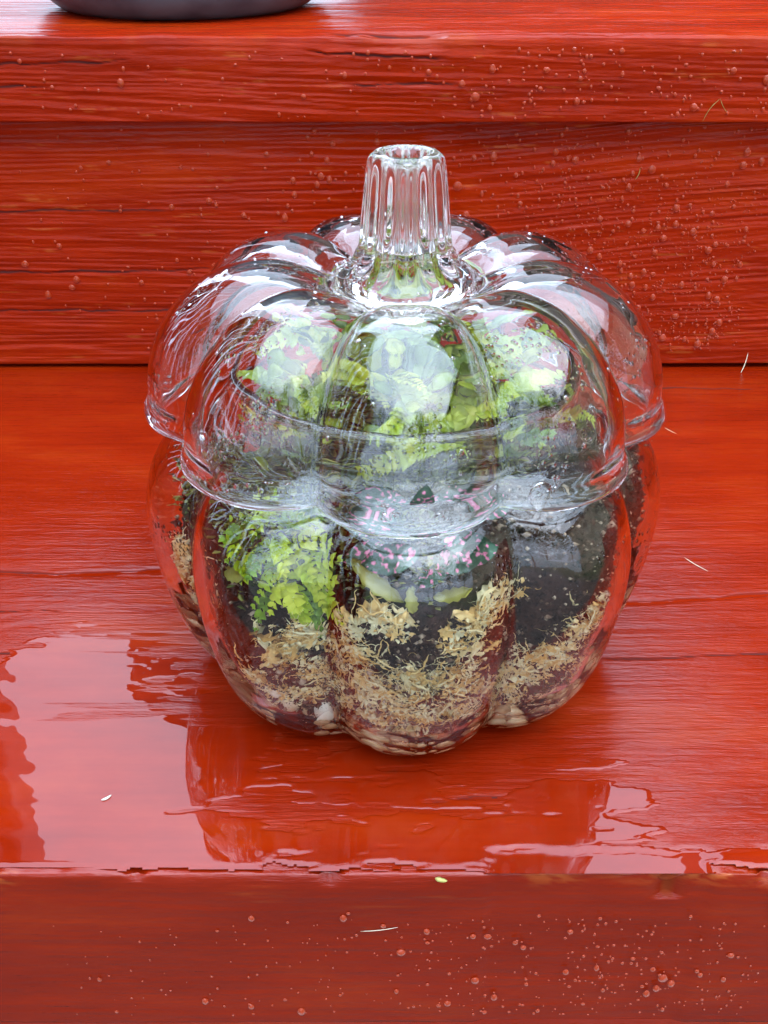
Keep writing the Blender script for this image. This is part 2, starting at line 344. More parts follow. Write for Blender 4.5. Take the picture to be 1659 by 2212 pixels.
# riser board
RC = [([P for P in [(-30, 3.4), (-12, 3.5), (-6, 3.7)]], .05, .06), ([(-30, 5.6), (-14, 5.75), (-9, 5.9)], .06, .08), ([(-30, 8.9), (-15, 9.1), (-11, 9.0)], .05, .05), ([(-6, 1.7), (-1, 1.8), (2, 1.7)], .04, .04)]
zz0, zz1 = .24, ZN0 + .6
XR = np.concatenate([np.arange(-60, -24, 1.0), np.arange(-24, 24, .15), np.arange(24, 60.1, 1.0)])
pth = [(YJ + 2, zz1), (YJ, zz1), (YJ, zz0 + .12)] + arcpts(YJ + .12, zz0 + .12, .12, pi, 1.5 * pi, 3)[1:] + [(YJ + 2, zz0)]
def h_riser(X, Y, Z, A):
    sl = -.055 * ss(-4, 16, X)
    h = grain(X, Z + sl * (X + 4) * ss(-4, 4, X), 101, 1.1 + .35 * ss(0, 14, X), 0.0)
    h = h + .03 * (vn(X / 10, Z / 2.5, 103) - .5)
    d, c = crack_field(X, Z, RC, 107); h = h - d * .6
    wear = .28 * ss(.60, .74, fbm(X / 3.0, Z * 2.6, 111)) * ss(.6, .72, vn(X / 1.4, Z / .07, 113)) * ss(.35, .6, fbm(X * 2, Z * 4, 114))
    return np.where(Y > YJ + .3, 0, h), wear, c
board('riser_board', pth, [1, .06, .06, .06, .06, 1], XR, h_riser, M_RISER, steps, 2)

# upper tread
r = .2
pth = [(92, ZN1), (66, ZN1), (YN + r, ZN1)] + arcpts(YN + r, ZN1 - r, r, pi / 2, pi, 7)[1:] + [(YN, ZN0 + r * .5)] + arcpts(YN + r * .5, ZN0 + r * .5, r * .5, pi, 1.5 * pi, 4)[1:] + [(92, ZN0)]
UC = [([(-26, 56.0), (-15, 56.3), (-8, 56.1)], .05, .05), ([(-3, 54.35), (1, 54.3), (2.6, 54.25)], .08, .12)]
UF = [([(-26, 16.3), (-19, 16.4), (-12, 16.55)], .05, .06), ([(-26, 15.3), (-16, 15.4)], .05, .05), ([(-4, 16.95), (0, 16.8), (3.2, 16.65)], .06, .12), ([(-2, 15.5), (4, 15.45)], .05, .05)]
def h_up(X, Y, Z, A):
    k = ss(ZN1 - .45, ZN1 - .02, Z)
    ht = grain(X, Y * .8, 201, .75, .004) + .020 * np.sin(Y * 14 + 2 * vn(X / 20, Y / 3, 204)) + .03 * (vn(X / 12, Y / 4, 205) - .5)
    hf = grain(X, Z + .018 * X, 211, 1.15) + .05 * (vn(X / 7, Z / 1.8, 213) - .5) + .04 * (fbm(X / 1.2, Z * 1.5, 214) - .5)
    d1, c1 = crack_field(X, Y, UC, 221); d2, c2 = crack_field(X, Z, UF, 223)
    h = (ht - d1) * k + (hf - d2) * (1 - k)
    e = np.exp(-((Y - YN - .15) / .6) ** 2) * np.exp(-((np.minimum(Z, ZN1) - ZN1) / .5) ** 2)
    dent = np.interp(X, [-8, -6.5, -2, -1, 1.5, 4, 5, 8], [0, .12, .2, .1, .5, .28, .05, 0])
    h = h - e * (.10 * vn(X / 2.2, X * 0, 231) + .05 * vn(X / .6, X * 0, 233) + .9 * dent * vn(X / 1.1, X * 0 + 3, 235))
    wear = np.clip(.12 * e * ss(.5, .75, fbm(X / 2, X * 0, 239)), 0, 1)
    wear = np.maximum(wear, (.28) * ss(.60, .75, fbm(X / 2.4, Z * 2.2, 241)) * ss(.6, .72, vn(X / 1.2, Z / .07, 243)) * ss(.35, .6, fbm(X * 2, Z * 4, 244)) * (1 - k))
    return np.where(Z < ZN0 + .03, 0, h), wear, np.maximum(c1 * k, c2 * (1 - k))
o = board('tread_board', pth, [2.6, .10] + [.09] * 7 + [.06] + [.1] * 4 + [3], XR, h_up, M_RISER, steps, 3)
# boards that close the box of the stair
def plainbox(name, x0, x1, y0, y1, z0, z1, m_, parent):
    V = [(x, y, z) for z in (z0, z1) for y in (y0, y1) for x in (x0, x1)]
    Fq = [(0, 2, 3, 1), (4, 5, 7, 6), (0, 1, 5, 4), (2, 6, 7, 3), (0, 4, 6, 2), (1, 3, 7, 5)]
    me = mesh_np(name, V, Fq, m_, smooth=False); return obj(name, me, parent)
plainbox('riser_board', -60, 60, YF + 1.6, YF + 3.6, -26, ZL - .02, M_RISER, steps)
for x in (-62.2, 60.2): plainbox('stringer', x, x + 2, YF + .5, 92, -26, ZN1 + .1, M_RISER, steps)
plainbox('light_stop_board', -60, 60, 60.1, 61.5, -26, ZN0 - .02, M_RISER, steps)  # unseen, added to keep sky light out of the gap under the riser

# ------------------------------------------------------------------ rain standing on the lower tread
def lvl(x, y):
    """water level over the tread (cm); where it is under the wood the wood is bare"""
    n1 = fbm(x / 3.2, y / 1.1, 301) - .5; n2 = fbm(x / 1.3, y / .22, 303) - .5
    def blob(cx, cy, rx, ry, k=3): return np.exp(-(((x - cx) / rx) ** 2 + ((y - cy) / ry) ** 2) ** k)
    m_ = 1.12 * blob(-9.0, 26.5, 6.8, 6.0, 4)                                     # large pool beside the jar
    m_ = np.maximum(m_, blob(-10.5, 20.9, 9.0, 2.0, 3) * 1.15)
    m_ = np.maximum(m_, blob(0, 21.3, 5.6, 2.9, 3) * .80)
    m_ = np.maximum(m_, blob(-2.5, 24.2, 4.5, 1.6, 3) * .76)
    m_ = np.maximum(m_, blob(5.9, 22.55, 3.1, .95, 3) * 1.0)               # patches in front on the other side
    m_ = np.maximum(m_, blob(5.6, 24.05, 2.7, .40, 2) * .95)
    m_ = np.maximum(m_, blob(4.6, 21.3, 4.5, .75, 3) * 1.0)
    m_ = np.maximum(m_, blob(6.3, 20.35, 3.2, .5, 3) * 1.05)
    m_ = np.maximum(m_, blob(10.8, 20.3, 1.6, .4, 3) * 1.0)
    m_ = np.maximum(m_, blob(8.4, 29.55, 1.0, .14, 2) * .8)
    m_ = np.maximum(m_, blob(11.6, 33.4, .8, .12, 2) * .8)
    m_ = np.maximum(m_, blob(-14.0, 36.5, 3.5, .5, 2) * .7)
    m_ = np.maximum(m_, blob(-13.0, 33.6, 2.5, .4, 2) * .66)
    return -.11 + .15 * m_ + .07 * n1 + .10 * n2
xs = np.arange(-22, 16.01, .09); ys = np.arange(YF + .10, 42, .06)
X, Y = np.meshgrid(xs, ys); hw, _ = low_h(X, Y); Wl = lvl(X, Y)
ledge = ledge_f(X, Y)
flat = .014 - .007 * ss(-3, -5, X) - .085 * ledge + .005 * (vn(X / 1.7, Y / 1.1, 311) - .5) + .0016 * (vn(X / .8, Y / .3, 312) - .5) + .018 * ss(-9, -14, X) * (vn(X / .9, Y / .7, 313) - .5)
wet = Wl > hw - .012
# the surface: nearly flat inside a pool, running down to the wood at its shore
Wl = np.maximum(Wl, -.002 + .03 * (fbm(X * 2, Y * 3, 317) - .5) + ledge * .03 - 2 * (ledge < .5))
hw2 = hw - .09 * ledge
Zs = flat - .06 * (1 - ss(-.014, .004, Wl)); Zs = Zs - .07 * ss(YF + .42, YF + .08, Y + .22 * (fbm(X / .9, X * 0, 331) - .5)) * (1 - ledge)
Zs = Zs - .035 * ss(.50, .62, fbm(X / .9, Y / .28, 333)) * np.exp(-(((X + 6.6) / 2.2) ** 2 + ((Y - 29.0) / 2.0) ** 2) ** 2)
Zs = np.maximum(Zs, hw2 - .03)
Fq = grid_faces(len(ys), len(xs)); wv = (Zs > hw2 - .004).ravel()
keep = wv[Fq].any(1)
Fq = Fq[keep]; used = np.unique(Fq); remap = np.full(X.size, -1); remap[used] = np.arange(len(used))
V = np.stack([X, Y, Zs], -1).reshape(-1, 3)[used]
me = mesh_np('rain_film', V, remap[Fq][:, ::1], M_FILMRED)
tag(obj('rain_film', me), 'thin film of rain water lying on the red tread around the jar', 'water', kind='stuff')

# ------------------------------------------------------------------ glass pumpkin
CX, CY = .65, 30.8
def smooth_profile(P, n_sub=5):
    P = np.array(P, float); out = []
    for i in range(len(P) - 1):
        p0 = P[max(i - 1, 0)]; p1 = P[i]; p2 = P[i + 1]; p3 = P[min(i + 2, len(P) - 1)]
        for k in range(n_sub):
            t = k / n_sub
            q = .5 * ((2 * p1) + (-p0 + p2) * t + (2 * p0 - 5 * p1 + 4 * p2 - p3) * t * t + (-p0 + 3 * p1 - 3 * p2 + p3) * t ** 3)
            out.append(q)
    out.append(P[-1]); out = np.array(out); out[:, 0] = np.maximum(out[:, 0], 0); out[:, 2:] = np.clip(out[:, 2:], 0, 1)
    return out
def lobe_q(phi, valleys):                   # 0 on a lobe's crest, 1 in a valley; phi=0 faces the camera
    v = np.sort(np.array(valleys)); v = np.concatenate([[v[-1] - 360], v, [v[0] + 360]])
    d = (np.degrees(phi) + 180) % 360 - 180
    i = np.clip(np.searchsorted(v, d) - 1, 0, len(v) - 2)
    a = v[i]; b_ = v[i + 1]; return np.abs(2 * (d - a) / (b_ - a) - 1)
LIDV = [-180, -141, -103, -63.5, -20.5, 20.5, 61, 101, 140]
JARV = [-178, -138, -98, -58, -17.5, 24, 64, 104, 143]
def lobed(phi, r, w, valleys, depth, pw):
    q = lobe_q(phi, valleys)
    sf = .003 if depth > .135 else .012
    q = 1 - np.sqrt((1 - q) ** 2 + sf) + sf * 2.5     # softened valley
    return r * (1 - w * depth * np.clip(q, 0, 1) ** pw)
def revolve(P, valleys, depth, pw, nphi=432, wob=(.0, 1.0), flutes=0, seed=0):
    ph = np.linspace(0, 2 * pi, nphi, endpoint=False)
    r = P[:, 0][:, None]; z = P[:, 1][:, None]; w_ = P[:, 2][:, None]; fl = P[:, 3][:, None]
    rr = lobed(ph[None, :] + 0 * r, r, w_, valleys, depth, pw)
    if flutes: rr = rr * (1 - fl * .15 * (.5 - .5 * np.cos(flutes * ph[None, :])) ** .8)
    q = np.clip(lobe_q(ph, valleys)[None, :], 0, 1)
    X = rr * np.sin(ph)[None, :]; Y = -rr * np.cos(ph)[None, :]; Z = z - (.55 if depth > .135 else 0) * w_ * ss(10.2, 13.2, z) * ss(1.8, 3.6, r) * np.clip(q, 0, 1) ** 3
    if wob[0]:
        s_ = wob[1]; n_ = vn3(X / s_ + 50, Y / s_ + 50, Z / s_ + 50, seed) - .5 + .4 * (vn3(X * 2.3 / s_ + 50, Y * 2.3 / s_ + 50, Z * 2.3 / s_ + 50, seed + 5) - .5)
        k = 1 + wob[0] * 2 * n_ / np.maximum(rr, 1.0) * np.minimum(rr, 1.0); X = X * k; Y = Y * k; Z = Z + wob[0] * .6 * n_
    return np.stack([X, Y, Z], -1), q
LIFT = lambda P_: [(a, b + .30 * float(ss(11.6, 9.6, b)), c, d) for a, b, c, d in P_]
def glass_shell(outer, inner, valleys, depth, name, parent, flutes=0, nphi=432, split=None):
    if depth > .135: outer = LIFT(outer); inner = LIFT(inner)
    """outer + inner profiles joined at the rim; returns mesh with two material slots (outside, inside)"""
    Po = smooth_profile(outer, 6); Pi = smooth_profile(inner, 6)
    Vo, _ = revolve(Po, valleys, depth, 2.5, nphi, (.010, 1.6), flutes, 3)
    Vi, _ = revolve(Pi, valleys, depth * .95, 2.1, nphi, (.024, 1.0), 0, 9)
    V = np.concatenate([Vo, Vi]); Fq = grid_faces(len(V), nphi, True)
    me = mesh_np(name, V.reshape(-1, 3), Fq, [M_GLASS, M_GLASS_IN])
    mi = np.zeros(len(Fq), np.int32); mi[len(Vo) * nphi:] = 1
    me.polygons.foreach_set('material_index', mi)
    return me
def set_slots_caps(me): pass

# jar
JO = [(0.0, .38, 0, 0), (2.5, .34, .2, 0), (4.4, .10, .8, 0), (5.5, .02, 1, 0), (6.35, .10, 1, 0), (7.1, .62, 1, 0), (7.75, 1.6, 1, 0), (8.25, 3.0, 1, 0), (8.6, 4.8, 1, 0), (8.72, 6.4, 1, 0), (8.5, 7.8, 1, 0),
      (7.95, 8.8, .85, 0), (7.0, 9.45, .55, 0), (6.2, 9.85, .2, 0), (5.85, 10.3, .0, 0), (5.8, 10.9, 0, 0), (5.82, 11.25, 0, 0), (5.68, 11.42, 0, 0)]
JI = [(5.45, 11.40, 0, 0), (5.36, 11.2, 0, 0), (5.42, 10.5, 0, 0), (5.7, 9.9, .15, 0), (6.6, 9.35, .5, 0), (7.6, 8.6, .85, 0), (8.18, 7.7, 1, 0), (8.42, 6.4, 1, 0), (8.33, 4.9, 1, 0), (8.0, 3.3, 1, 0), (7.5, 1.95, 1, 0), (6.8, .95, 1, 0),
      (5.9, .42, 1, 0), (4.4, .36, .7, 0), (2.5, .55, .2, 0), (0.0, .62, 0, 0)]
jar = tag(empty('glass_jar', (CX, CY, .03)), 'clear glass pumpkin jar holding soil, moss and plants on the red tread', 'jar')
me = glass_shell(JO, JI, JARV, .128, 'jar_wall', None); obj('jar_wall', me, jar)
# lid
LI = [(7.95, 9.66, 1, 0), (7.9, 9.95, 1, 0), (7.92, 10.6, 1, 0), (7.84, 11.3, 1, 0), (7.53, 12.15, 1, 0), (6.93, 13.05, 1, 0), (6.05, 13.75, 1, 0), (5.05, 14.16, 1, 0), (4.05, 14.22, .95, 0), (3.1, 13.95, .8, 0), (2.3, 13.5, .4, 0), (1.5, 13.45, .1, 0), (.95, 13.9, 0, 0), (.8, 14.6, 0, 0), (.78, 14.9, 0, 0)]
LO = [(1.52, 14.82, 0, 1), (1.62, 14.6, 0, .8), (1.85, 14.32, .0, .35), (2.14, 14.12, .1, .1), (2.3, 13.92, .2, 0), (2.55, 13.9, .45, 0), (3.2, 14.28, .85, 0), (4.1, 14.52, 1, 0), (5.2, 14.42, 1, 0), (6.3, 13.98, 1, 0), (7.25, 13.15, 1, 0), (7.85, 12.2, 1, 0), (8.12, 11.3, 1, 0), (8.18, 10.5, 1, 0), (8.26, 10.05, 1, 0), (8.35, 9.86, 1, 0), (8.38, 9.66, 1, 0), (8.30, 9.50, 1, 0), (8.12, 9.44, 1, 0), (7.99, 9.54, 1, 0)]
lid = tag(empty('glass_lid', (CX, CY, .03)), 'clear glass lobed pumpkin lid with fluted stalk resting over the jar', 'lid')
me = glass_shell(LO, LI, LIDV, .145, 'dome', None, flutes=12); obj('dome', me, lid)
# stalk (open below, meets the dome loop for loop)
SO = [(.78, 14.9, 0, 0), (.56, 15.3, 0, 0), (.46, 16.0, 0, 0), (.44, 16.9, 0, 0), (.50, 17.35, 0, 0), (.64, 17.6, 0, 0)]
SU = [(.80, 17.70, 0, 0), (.98, 17.66, 0, .1), (1.12, 17.5, 0, .5), (1.18, 17.2, 0, .9), (1.25, 16.6, 0, 1), (1.34, 15.7, 0, 1), (1.42, 15.0, 0, 1), (1.52, 14.82, 0, 1)]
Pi = smooth_profile(SO, 6); Po = smooth_profile(SU, 6); PP = np.concatenate([Pi, Po])
nphi = 432
Vi, _ = revolve(Pi, LIDV, .15, 2.1, nphi, (.024, 1.0), 0, 9); Vo, _ = revolve(Po, LIDV, .145, 2.5, nphi, (.010, 1.6), 12, 3)
V = np.concatenate([Vi, Vo]); Fq = grid_faces(len(V), nphi, True)
me = mesh_np('stalk', V.reshape(-1, 3), Fq[:, ::-1], M_GLASS); obj('stalk', me, lid)
# normals consistent
for me_, flip in ((bpy.data.meshes['jar_wall'], None), (bpy.data.meshes['dome'], None), (bpy.data.meshes['stalk'], None)):
    co = np.zeros(len(me_.vertices) * 3, np.float32); me_.vertices.foreach_get('co', co); co = co.reshape(-1, 3)
    nn = np.zeros(len(me_.polygons) * 3, np.float32); me_.polygons.foreach_get('normal', nn); nn = nn.reshape(-1, 3)
    cc = np.zeros(len(me_.polygons) * 3, np.float32); me_.polygons.foreach_get('center', cc); cc = cc.reshape(-1, 3)
    # test ring: faces of the outer wall where the radius is large must point outwards
    rad = np.hypot(cc[:, 0], cc[:, 1]); half = len(nn) // 3
    if me_.name == 'jar_wall': sel = slice(0, len(nn) // 2)
    elif me_.name == 'dome': sel = slice(0, len(nn) // 2)
    else: sel = slice(len(nn) // 2, len(nn))
    s_ = (nn[sel, 0] * cc[sel, 0] + nn[sel, 1] * cc[sel, 1]).sum()
    if s_ < 0: me_.flip_normals()

# inner wall of the jar as a function, to lay the contents against
JIp = smooth_profile(JI, 6); zi = JIp[::-1, 1]; ri = JIp[::-1, 0]; wi = JIp[::-1, 2]
_z = np.maximum.accumulate(zi)
def inner_r(phi, z):
    return lobed(phi, np.interp(z, _z, ri), np.interp(z, _z, wi), JARV, .128 * .92, 2.1)
def on_wall(px, py, inset=.12):
    d = ray(px, py); o_ = np.array([0, 0, CAM_Z])
    for t in np.arange(14, 60, .1):
        p = o_ + d * t
        if p[2] < .9: p = o_ + d * ((.9 - CAM_Z) / d[2]); break
        if p[2] > 10: continue
        x, y = p[0] - CX, p[1] - CY
        ph = math.atan2(x, -y)
        if math.hypot(x, y) < float(inner_r(np.array(ph), p[2])) - inset: break
    x, y = p[0] - CX, p[1] - CY; ph = math.atan2(x, -y)
    R = float(inner_r(np.array(ph), p[2])) - inset
    R = min(R, math.hypot(x, y)) if p[2] <= .9 else R
    return ph, p[2], np.array([CX + R * sin(ph), CY - R * cos(ph), p[2]])

# ------------------------------------------------------------------ soil
def soil_top(x, y):                          # local coordinates around the jar axis
    return 6.7 + 1.5 * ss(.5, 4, x) - 2.2 * ss(-.8, -3.6, x) * ss(1, -2, y) + .3 * ss(-2, 4, y) + .5 * (fbm(x / 1.5 + 9, y / 1.5 + 9, 401) - .5) * 2
ph = np.linspace(0, 2 * pi, 300, endpoint=False); rowsV = []
zt = np.linspace(0, 1, 46)
for t in zt:                                 # wall of the soil
    x_ = 7 * np.sin(ph); y_ = -7 * np.cos(ph); top = soil_top(x_, y_)
    z = .58 + (top - .58) * t
    R = inner_r(ph, z) * .985 - .16 * vn3(np.sin(ph) * 9 + 20, np.cos(ph) * 9 + 20, z * 1.6 + 5, 405) - .12 * vn3(np.sin(ph) * 30 + 40, np.cos(ph) * 30 + 40, z * 5 + 5, 407) - .8 * ss(.93, 1, t)
    rowsV.append(np.stack([R * np.sin(ph), -R * np.cos(ph), z], -1))
Rt = np.hypot(rowsV[-1][:, 0], rowsV[-1][:, 1])
for k in range(1, 30):
    f = 1 - k / 29.0; R = Rt * f; x_ = R * np.sin(ph); y_ = -R * np.cos(ph)
    zz = soil_top(x_, y_) * (1 - f ** 6) + rowsV[45][:, 2] * f ** 6 + .5 * (1 - f ** 4) + .25 * (fbm(x_ * 1.5 + 30, y_ * 1.5 + 30, 411) - .5)
    rowsV.append(np.stack([x_, y_, zz], -1))
bot = rowsV[0].copy(); low = []
for f in (0, .5, .8): low.append(np.stack([bot[:, 0] * f, bot[:, 1] * f, bot[:, 2] * 0 + .5], -1))
V = np.concatenate(low + rowsV); me = mesh_np('potting_soil', V, grid_faces(len(low) + len(rowsV), 300, True), M_SOIL)
o = obj('potting_soil', me, None, (CX, CY, .03)); tag(o, 'dark damp potting soil filling the lower half of the glass jar', 'soil', kind='stuff')

# ------------------------------------------------------------------ generic bits
class Bag:
    def __init__(s): s.V = []; s.F = []; s.T = []; s.n = 0
    def add(s, V, Fs, t):
        s.V.append(np.asarray(V, float)); s.F.append(np.asarray(Fs, int) + s.n); s.T.append(np.full(len(V), t) if np.isscalar(t) else t); s.n += len(V)
    def mesh(s, name, m_, smooth=True): return mesh_np(name, np.concatenate(s.V), np.concatenate(s.F), m_, {'tint': np.concatenate(s.T)}, smooth)
def frame(n_):
    n_ = np.asarray(n_, float); n_ /= np.linalg.norm(n_) + 1e-9
    a = np.array([0, 0, 1.0]) if abs(n_[2]) < .8 else np.array([1.0, 0, 0])
    u = np.cross(a, n_); u /= np.linalg.norm(u); return u, np.cross(n_, u), n_
def ribbon(bag, pts, nor, wid, t, thick=.02):
    """crumpled strand: closed flat tube along pts (4-sided)"""
    pts = np.asarray(pts); T = np.gradient(pts, axis=0); T /= np.linalg.norm(T, axis=1)[:, None] + 1e-9
    Bn = np.cross(T, nor); Bn /= np.linalg.norm(Bn, axis=1)[:, None] + 1e-9; Nn = np.cross(Bn, T)
    wid = np.asarray(wid)[:, None]; th = np.minimum(thick, wid * .6)
    ring = np.stack([pts + Bn * wid, pts + Nn * th, pts - Bn * wid, pts - Nn * th], 1)
    bag.add(ring.reshape(-1, 3), grid_faces(len(pts), 4, True), t)
def flake(bag, c_, nor, size, t):
    u, v, n_ = frame(nor); k = 5; a0 = random.random() * 6.28
    rr = [size * random.uniform(.5, 1.2) for _ in range(7)]
    V = [c_ + n_ * random.uniform(0, .3) * size]
    for i in range(7):
        a = a0 + i * 2 * pi / 7; V.append(c_ + (u * cos(a) + v * sin(a) * .7) * rr[i] + n_ * random.uniform(-.45, .45) * size)
    Fs = [(0, 1 + i, 1 + (i + 1) % 7, 1 + (i + 1) % 7) for i in range(7)]
    # thickness: a second sheet below
    V2 = [p - n_ * .02 for p in V]; n0 = len(V)
    Fs2 = [(n0, n0 + 1 + (i + 1) % 7, n0 + 1 + i, n0 + 1 + i) for i in range(7)]
    Fs3 = [(1 + i, n0 + 1 + i, n0 + 1 + (i + 1) % 7, 1 + (i + 1) % 7) for i in range(7)]
    tri = []
    for f in Fs + Fs2: tri.append(f[:3])
    for f in Fs3: tri.append((f[0], f[1], f[2])); tri.append((f[0], f[2], f[3]))
    return V + V2, tri
class TriBag(Bag): pass

# ------------------------------------------------------------------ dried sphagnum against the glass
SPH = [(388, 1190, .8), (392, 1235, .9), (402, 1285, 1), (420, 1335, 1), (445, 1375, .9), (470, 1410, .8), (430, 1300, .5),
       (560, 1460, 1.1), (600, 1490, 1.1), (605, 1392, .7), (612, 1425, .7), (640, 1372, .7), (685, 1378, .7), (735, 1392, .7), (780, 1372, .7), (820, 1352, .7), (845, 1345, .5),
       (655, 1440, .9), (700, 1440, .9), (745, 1425, .9), (775, 1410, .9), (690, 1480, 1.1), (640, 1490, 1), (740, 1470, 1.2), (790, 1455, 1.2), (800, 1500, 1.3), (840, 1490, 1.3),
       (880, 1460, .9), (925, 1455, .8), (870, 1520, 1.4), (905, 1495, 1.2), (950, 1480, 1.0), (990, 1470, .9), (915, 1545, 1.3), (960, 1530, 1.2), (1005, 1520, 1.1), (1030, 1480, .9), (1015, 1440, .7),
       (995, 1395, .9), (1012, 1360, .9), (1035, 1335, .9), (1055, 1312, .8), (1075, 1290, .7), (1092, 1278, .5), (1025, 1400, .8),
       (1075, 1480, .8), (1085, 1440, .8), (1060, 1520, .7), (1110, 1420, .7), (1150, 1432, .8), (1185, 1415, .8), (1215, 1395, .8), (1245, 1365, .8), (1270, 1335, .8), (1285, 1315, .6), (1140, 1465, .8), (1175, 1450, .7), (1215, 1430, .6), (1110, 1500, .5), (1235, 1455, .6), (1255, 1430, .5), (860, 1570, .9), (820, 1545, .9), (760, 1510, .8)]
strands = Bag(); flakes = Bag()
for (px, py, dens) in SPH:
    ph0, z0, p0 = on_wall(px, py)
    nr = np.array([sin(ph0), -cos(ph0), .15]); tv = np.array([cos(ph0), sin(ph0), 0])
    dir0 = random.uniform(0, pi)
    for s_ in range(int(30 * dens)):
        a = dir0 + random.gauss(0, .7); Ln = random.uniform(.3, 1.0); K = 13; ds = Ln / K
        x, z, dp = random.gauss(0, .30), random.gauss(0, .24), random.uniform(0, .30); pts = []
        w0 = random.choice([.010, .012, .018, .026, .04]) * random.uniform(.7, 1.3); cr_ = min(.05, w0 * .8)
        for k in range(K + 1):
            phk = ph0 + x / 7.6; zk = min(max(z0 + z, .75), 9); R = float(inner_r(np.array(phk), zk)) - .07 - dp - random.uniform(0, cr_)
            pts.append((CX + R * sin(phk) + random.uniform(-.4, .4) * cr_, CY - R * cos(phk), zk + random.uniform(-.5, .5) * cr_))
            a += random.gauss(0, .30); x += ds * cos(a); z += ds * sin(a); dp = min(max(dp + random.gauss(0, .03), 0), .5)
        ww = w0 * np.sin(np.linspace(.25, pi - .08, K + 1)) * np.array([random.uniform(.45, 1.45) for _ in range(K + 1)])
        ribbon(strands, pts, nr + np.array([random.gauss(0, .5) for _ in range(3)]), ww, random.uniform(.15, 1), .012)
    for s_ in range(int(17 * dens)):
        x, z, dp = random.gauss(0, .26), random.gauss(0, .20), random.uniform(0, .22); a = dir0 + random.gauss(0, .6); Ln = random.uniform(.35, 1.1); Wd = random.uniform(.14, .44); nx_, ny_ = 8, 5; V = []; cv = random.gauss(0, .5)
        for i_ in range(nx_):
            t = i_ / (nx_ - 1) - .5; wl_ = Wd * (.35 + .65 * sin(pi * (t + .5))) * random.uniform(.6, 1.3); aa = a + cv * t
            for j_ in range(ny_):
                q = (j_ / (ny_ - 1) - .5) * wl_; xx = x + Ln * t * cos(aa) - q * sin(aa) + random.uniform(-.35, .35) * Wd / 5; zz = z + Ln * t * sin(aa) + q * cos(aa) + random.uniform(-.35, .35) * Wd / 5
                phk = ph0 + xx / 7.6; zk = min(max(z0 + zz, .75), 9); R = float(inner_r(np.array(phk), zk)) - .06 - dp - abs(random.gauss(0, .09)) - .08 * (i_ % 2)
                V.append((CX + R * sin(phk), CY - R * cos(phk), zk))
        V = np.array(V); V2 = V - nr / np.linalg.norm(nr) * .03; n0 = len(V); G = grid_faces(nx_, ny_)
        tri = np.concatenate([G[:, [0, 1, 2]], G[:, [0, 2, 3]], G[:, [0, 2, 1]] + n0, G[:, [0, 3, 2]] + n0])
        flakes.add(np.concatenate([V, V2]), tri, random.choice([.05, .2, .35, .5, .7, .9, 1]))
    for s_ in range(int(14 * dens)):
        x, z, dp = random.gauss(0, .30), random.gauss(0, .22), random.uniform(0, .3)
        phk = ph0 + x / 7.6; zk = min(max(z0 + z, .75), 9); R = float(inner_r(np.array(phk), zk)) - .1 - dp
        V, tri = flake(None, np.array([CX + R * sin(phk), CY - R * cos(phk), zk]), nr + np.array([random.gauss(0, .6) for _ in range(3)]), random.uniform(.04, .12), 0)
        flakes.add(V, tri, random.uniform(.05, .95))
Vs = np.concatenate(strands.V); Fs = np.concatenate(strands.F); Ts = np.concatenate(strands.T)
Fs = np.concatenate([Fs[:, [0, 1, 2]], Fs[:, [0, 2, 3]]])
Vf = np.concatenate(flakes.V); Ff = np.concatenate(flakes.F) + len(Vs); Tf = np.concatenate(flakes.T)
me = mesh_np('sphagnum_moss', np.concatenate([Vs, Vf]), np.concatenate([Fs, Ff]), M_SPHAG, {'tint': np.concatenate([Ts, Tf])}, True)
tag(obj('sphagnum_moss', me), 'tan dried sphagnum moss pressed in a ragged band against the jar glass', 'moss', kind='stuff')

cb = Bag(); oc = np.array([(1, 0, 0), (0, 1, 0), (-1, 0, 0), (0, -1, 0), (0, 0, 1), (0, 0, -1)], float); of = [(0, 1, 4), (1, 2, 4), (2, 3, 4), (3, 0, 4), (1, 0, 5), (2, 1, 5), (3, 2, 5), (0, 3, 5)]
for k in range(19000):
    phk = random.uniform(-pi * .75, pi * .75); top = float(soil_top(np.array(7 * sin(phk)), np.array(-7 * cos(phk)))); zk = random.uniform(.7, top + .1)
    R = float(inner_r(np.array(phk), zk)) * .985 - random.uniform(.02, .22); sz = random.choice([.03, .045, .06, .10]) * random.uniform(.7, 1.3)
    if k % 4 == 0:
        R = R * math.sqrt(random.random()); x_ = R * sin(phk); y_ = -R * cos(phk); zk = float(soil_top(np.array(x_), np.array(y_))) + .5 + random.uniform(-.15, .15)
    cb.add(oc * np.array([random.uniform(.6, 1.4), random.uniform(.6, 1.4), random.uniform(.5, 1.2)]) * sz * (1 + .4 * (np.random.rand(6, 1) - .5)) + np.array([CX + R * sin(phk), CY - R * cos(phk), zk]), of, random.random() ** 2.2)
M_CRUMB = varied('soil_crumb', [(.0, (.008, .004, .004)), (.35, (.045, .022, .016)), (.6, (.12, .07, .045)), (.85, (.38, .29, .20))], 200, .9, 0, spec=.12)
tag(obj('soil_crumbs', cb.mesh('soil_crumbs', M_CRUMB, False)), 'crumbs of dark soil pressed against the inside of the jar', 'soil', kind='stuff')

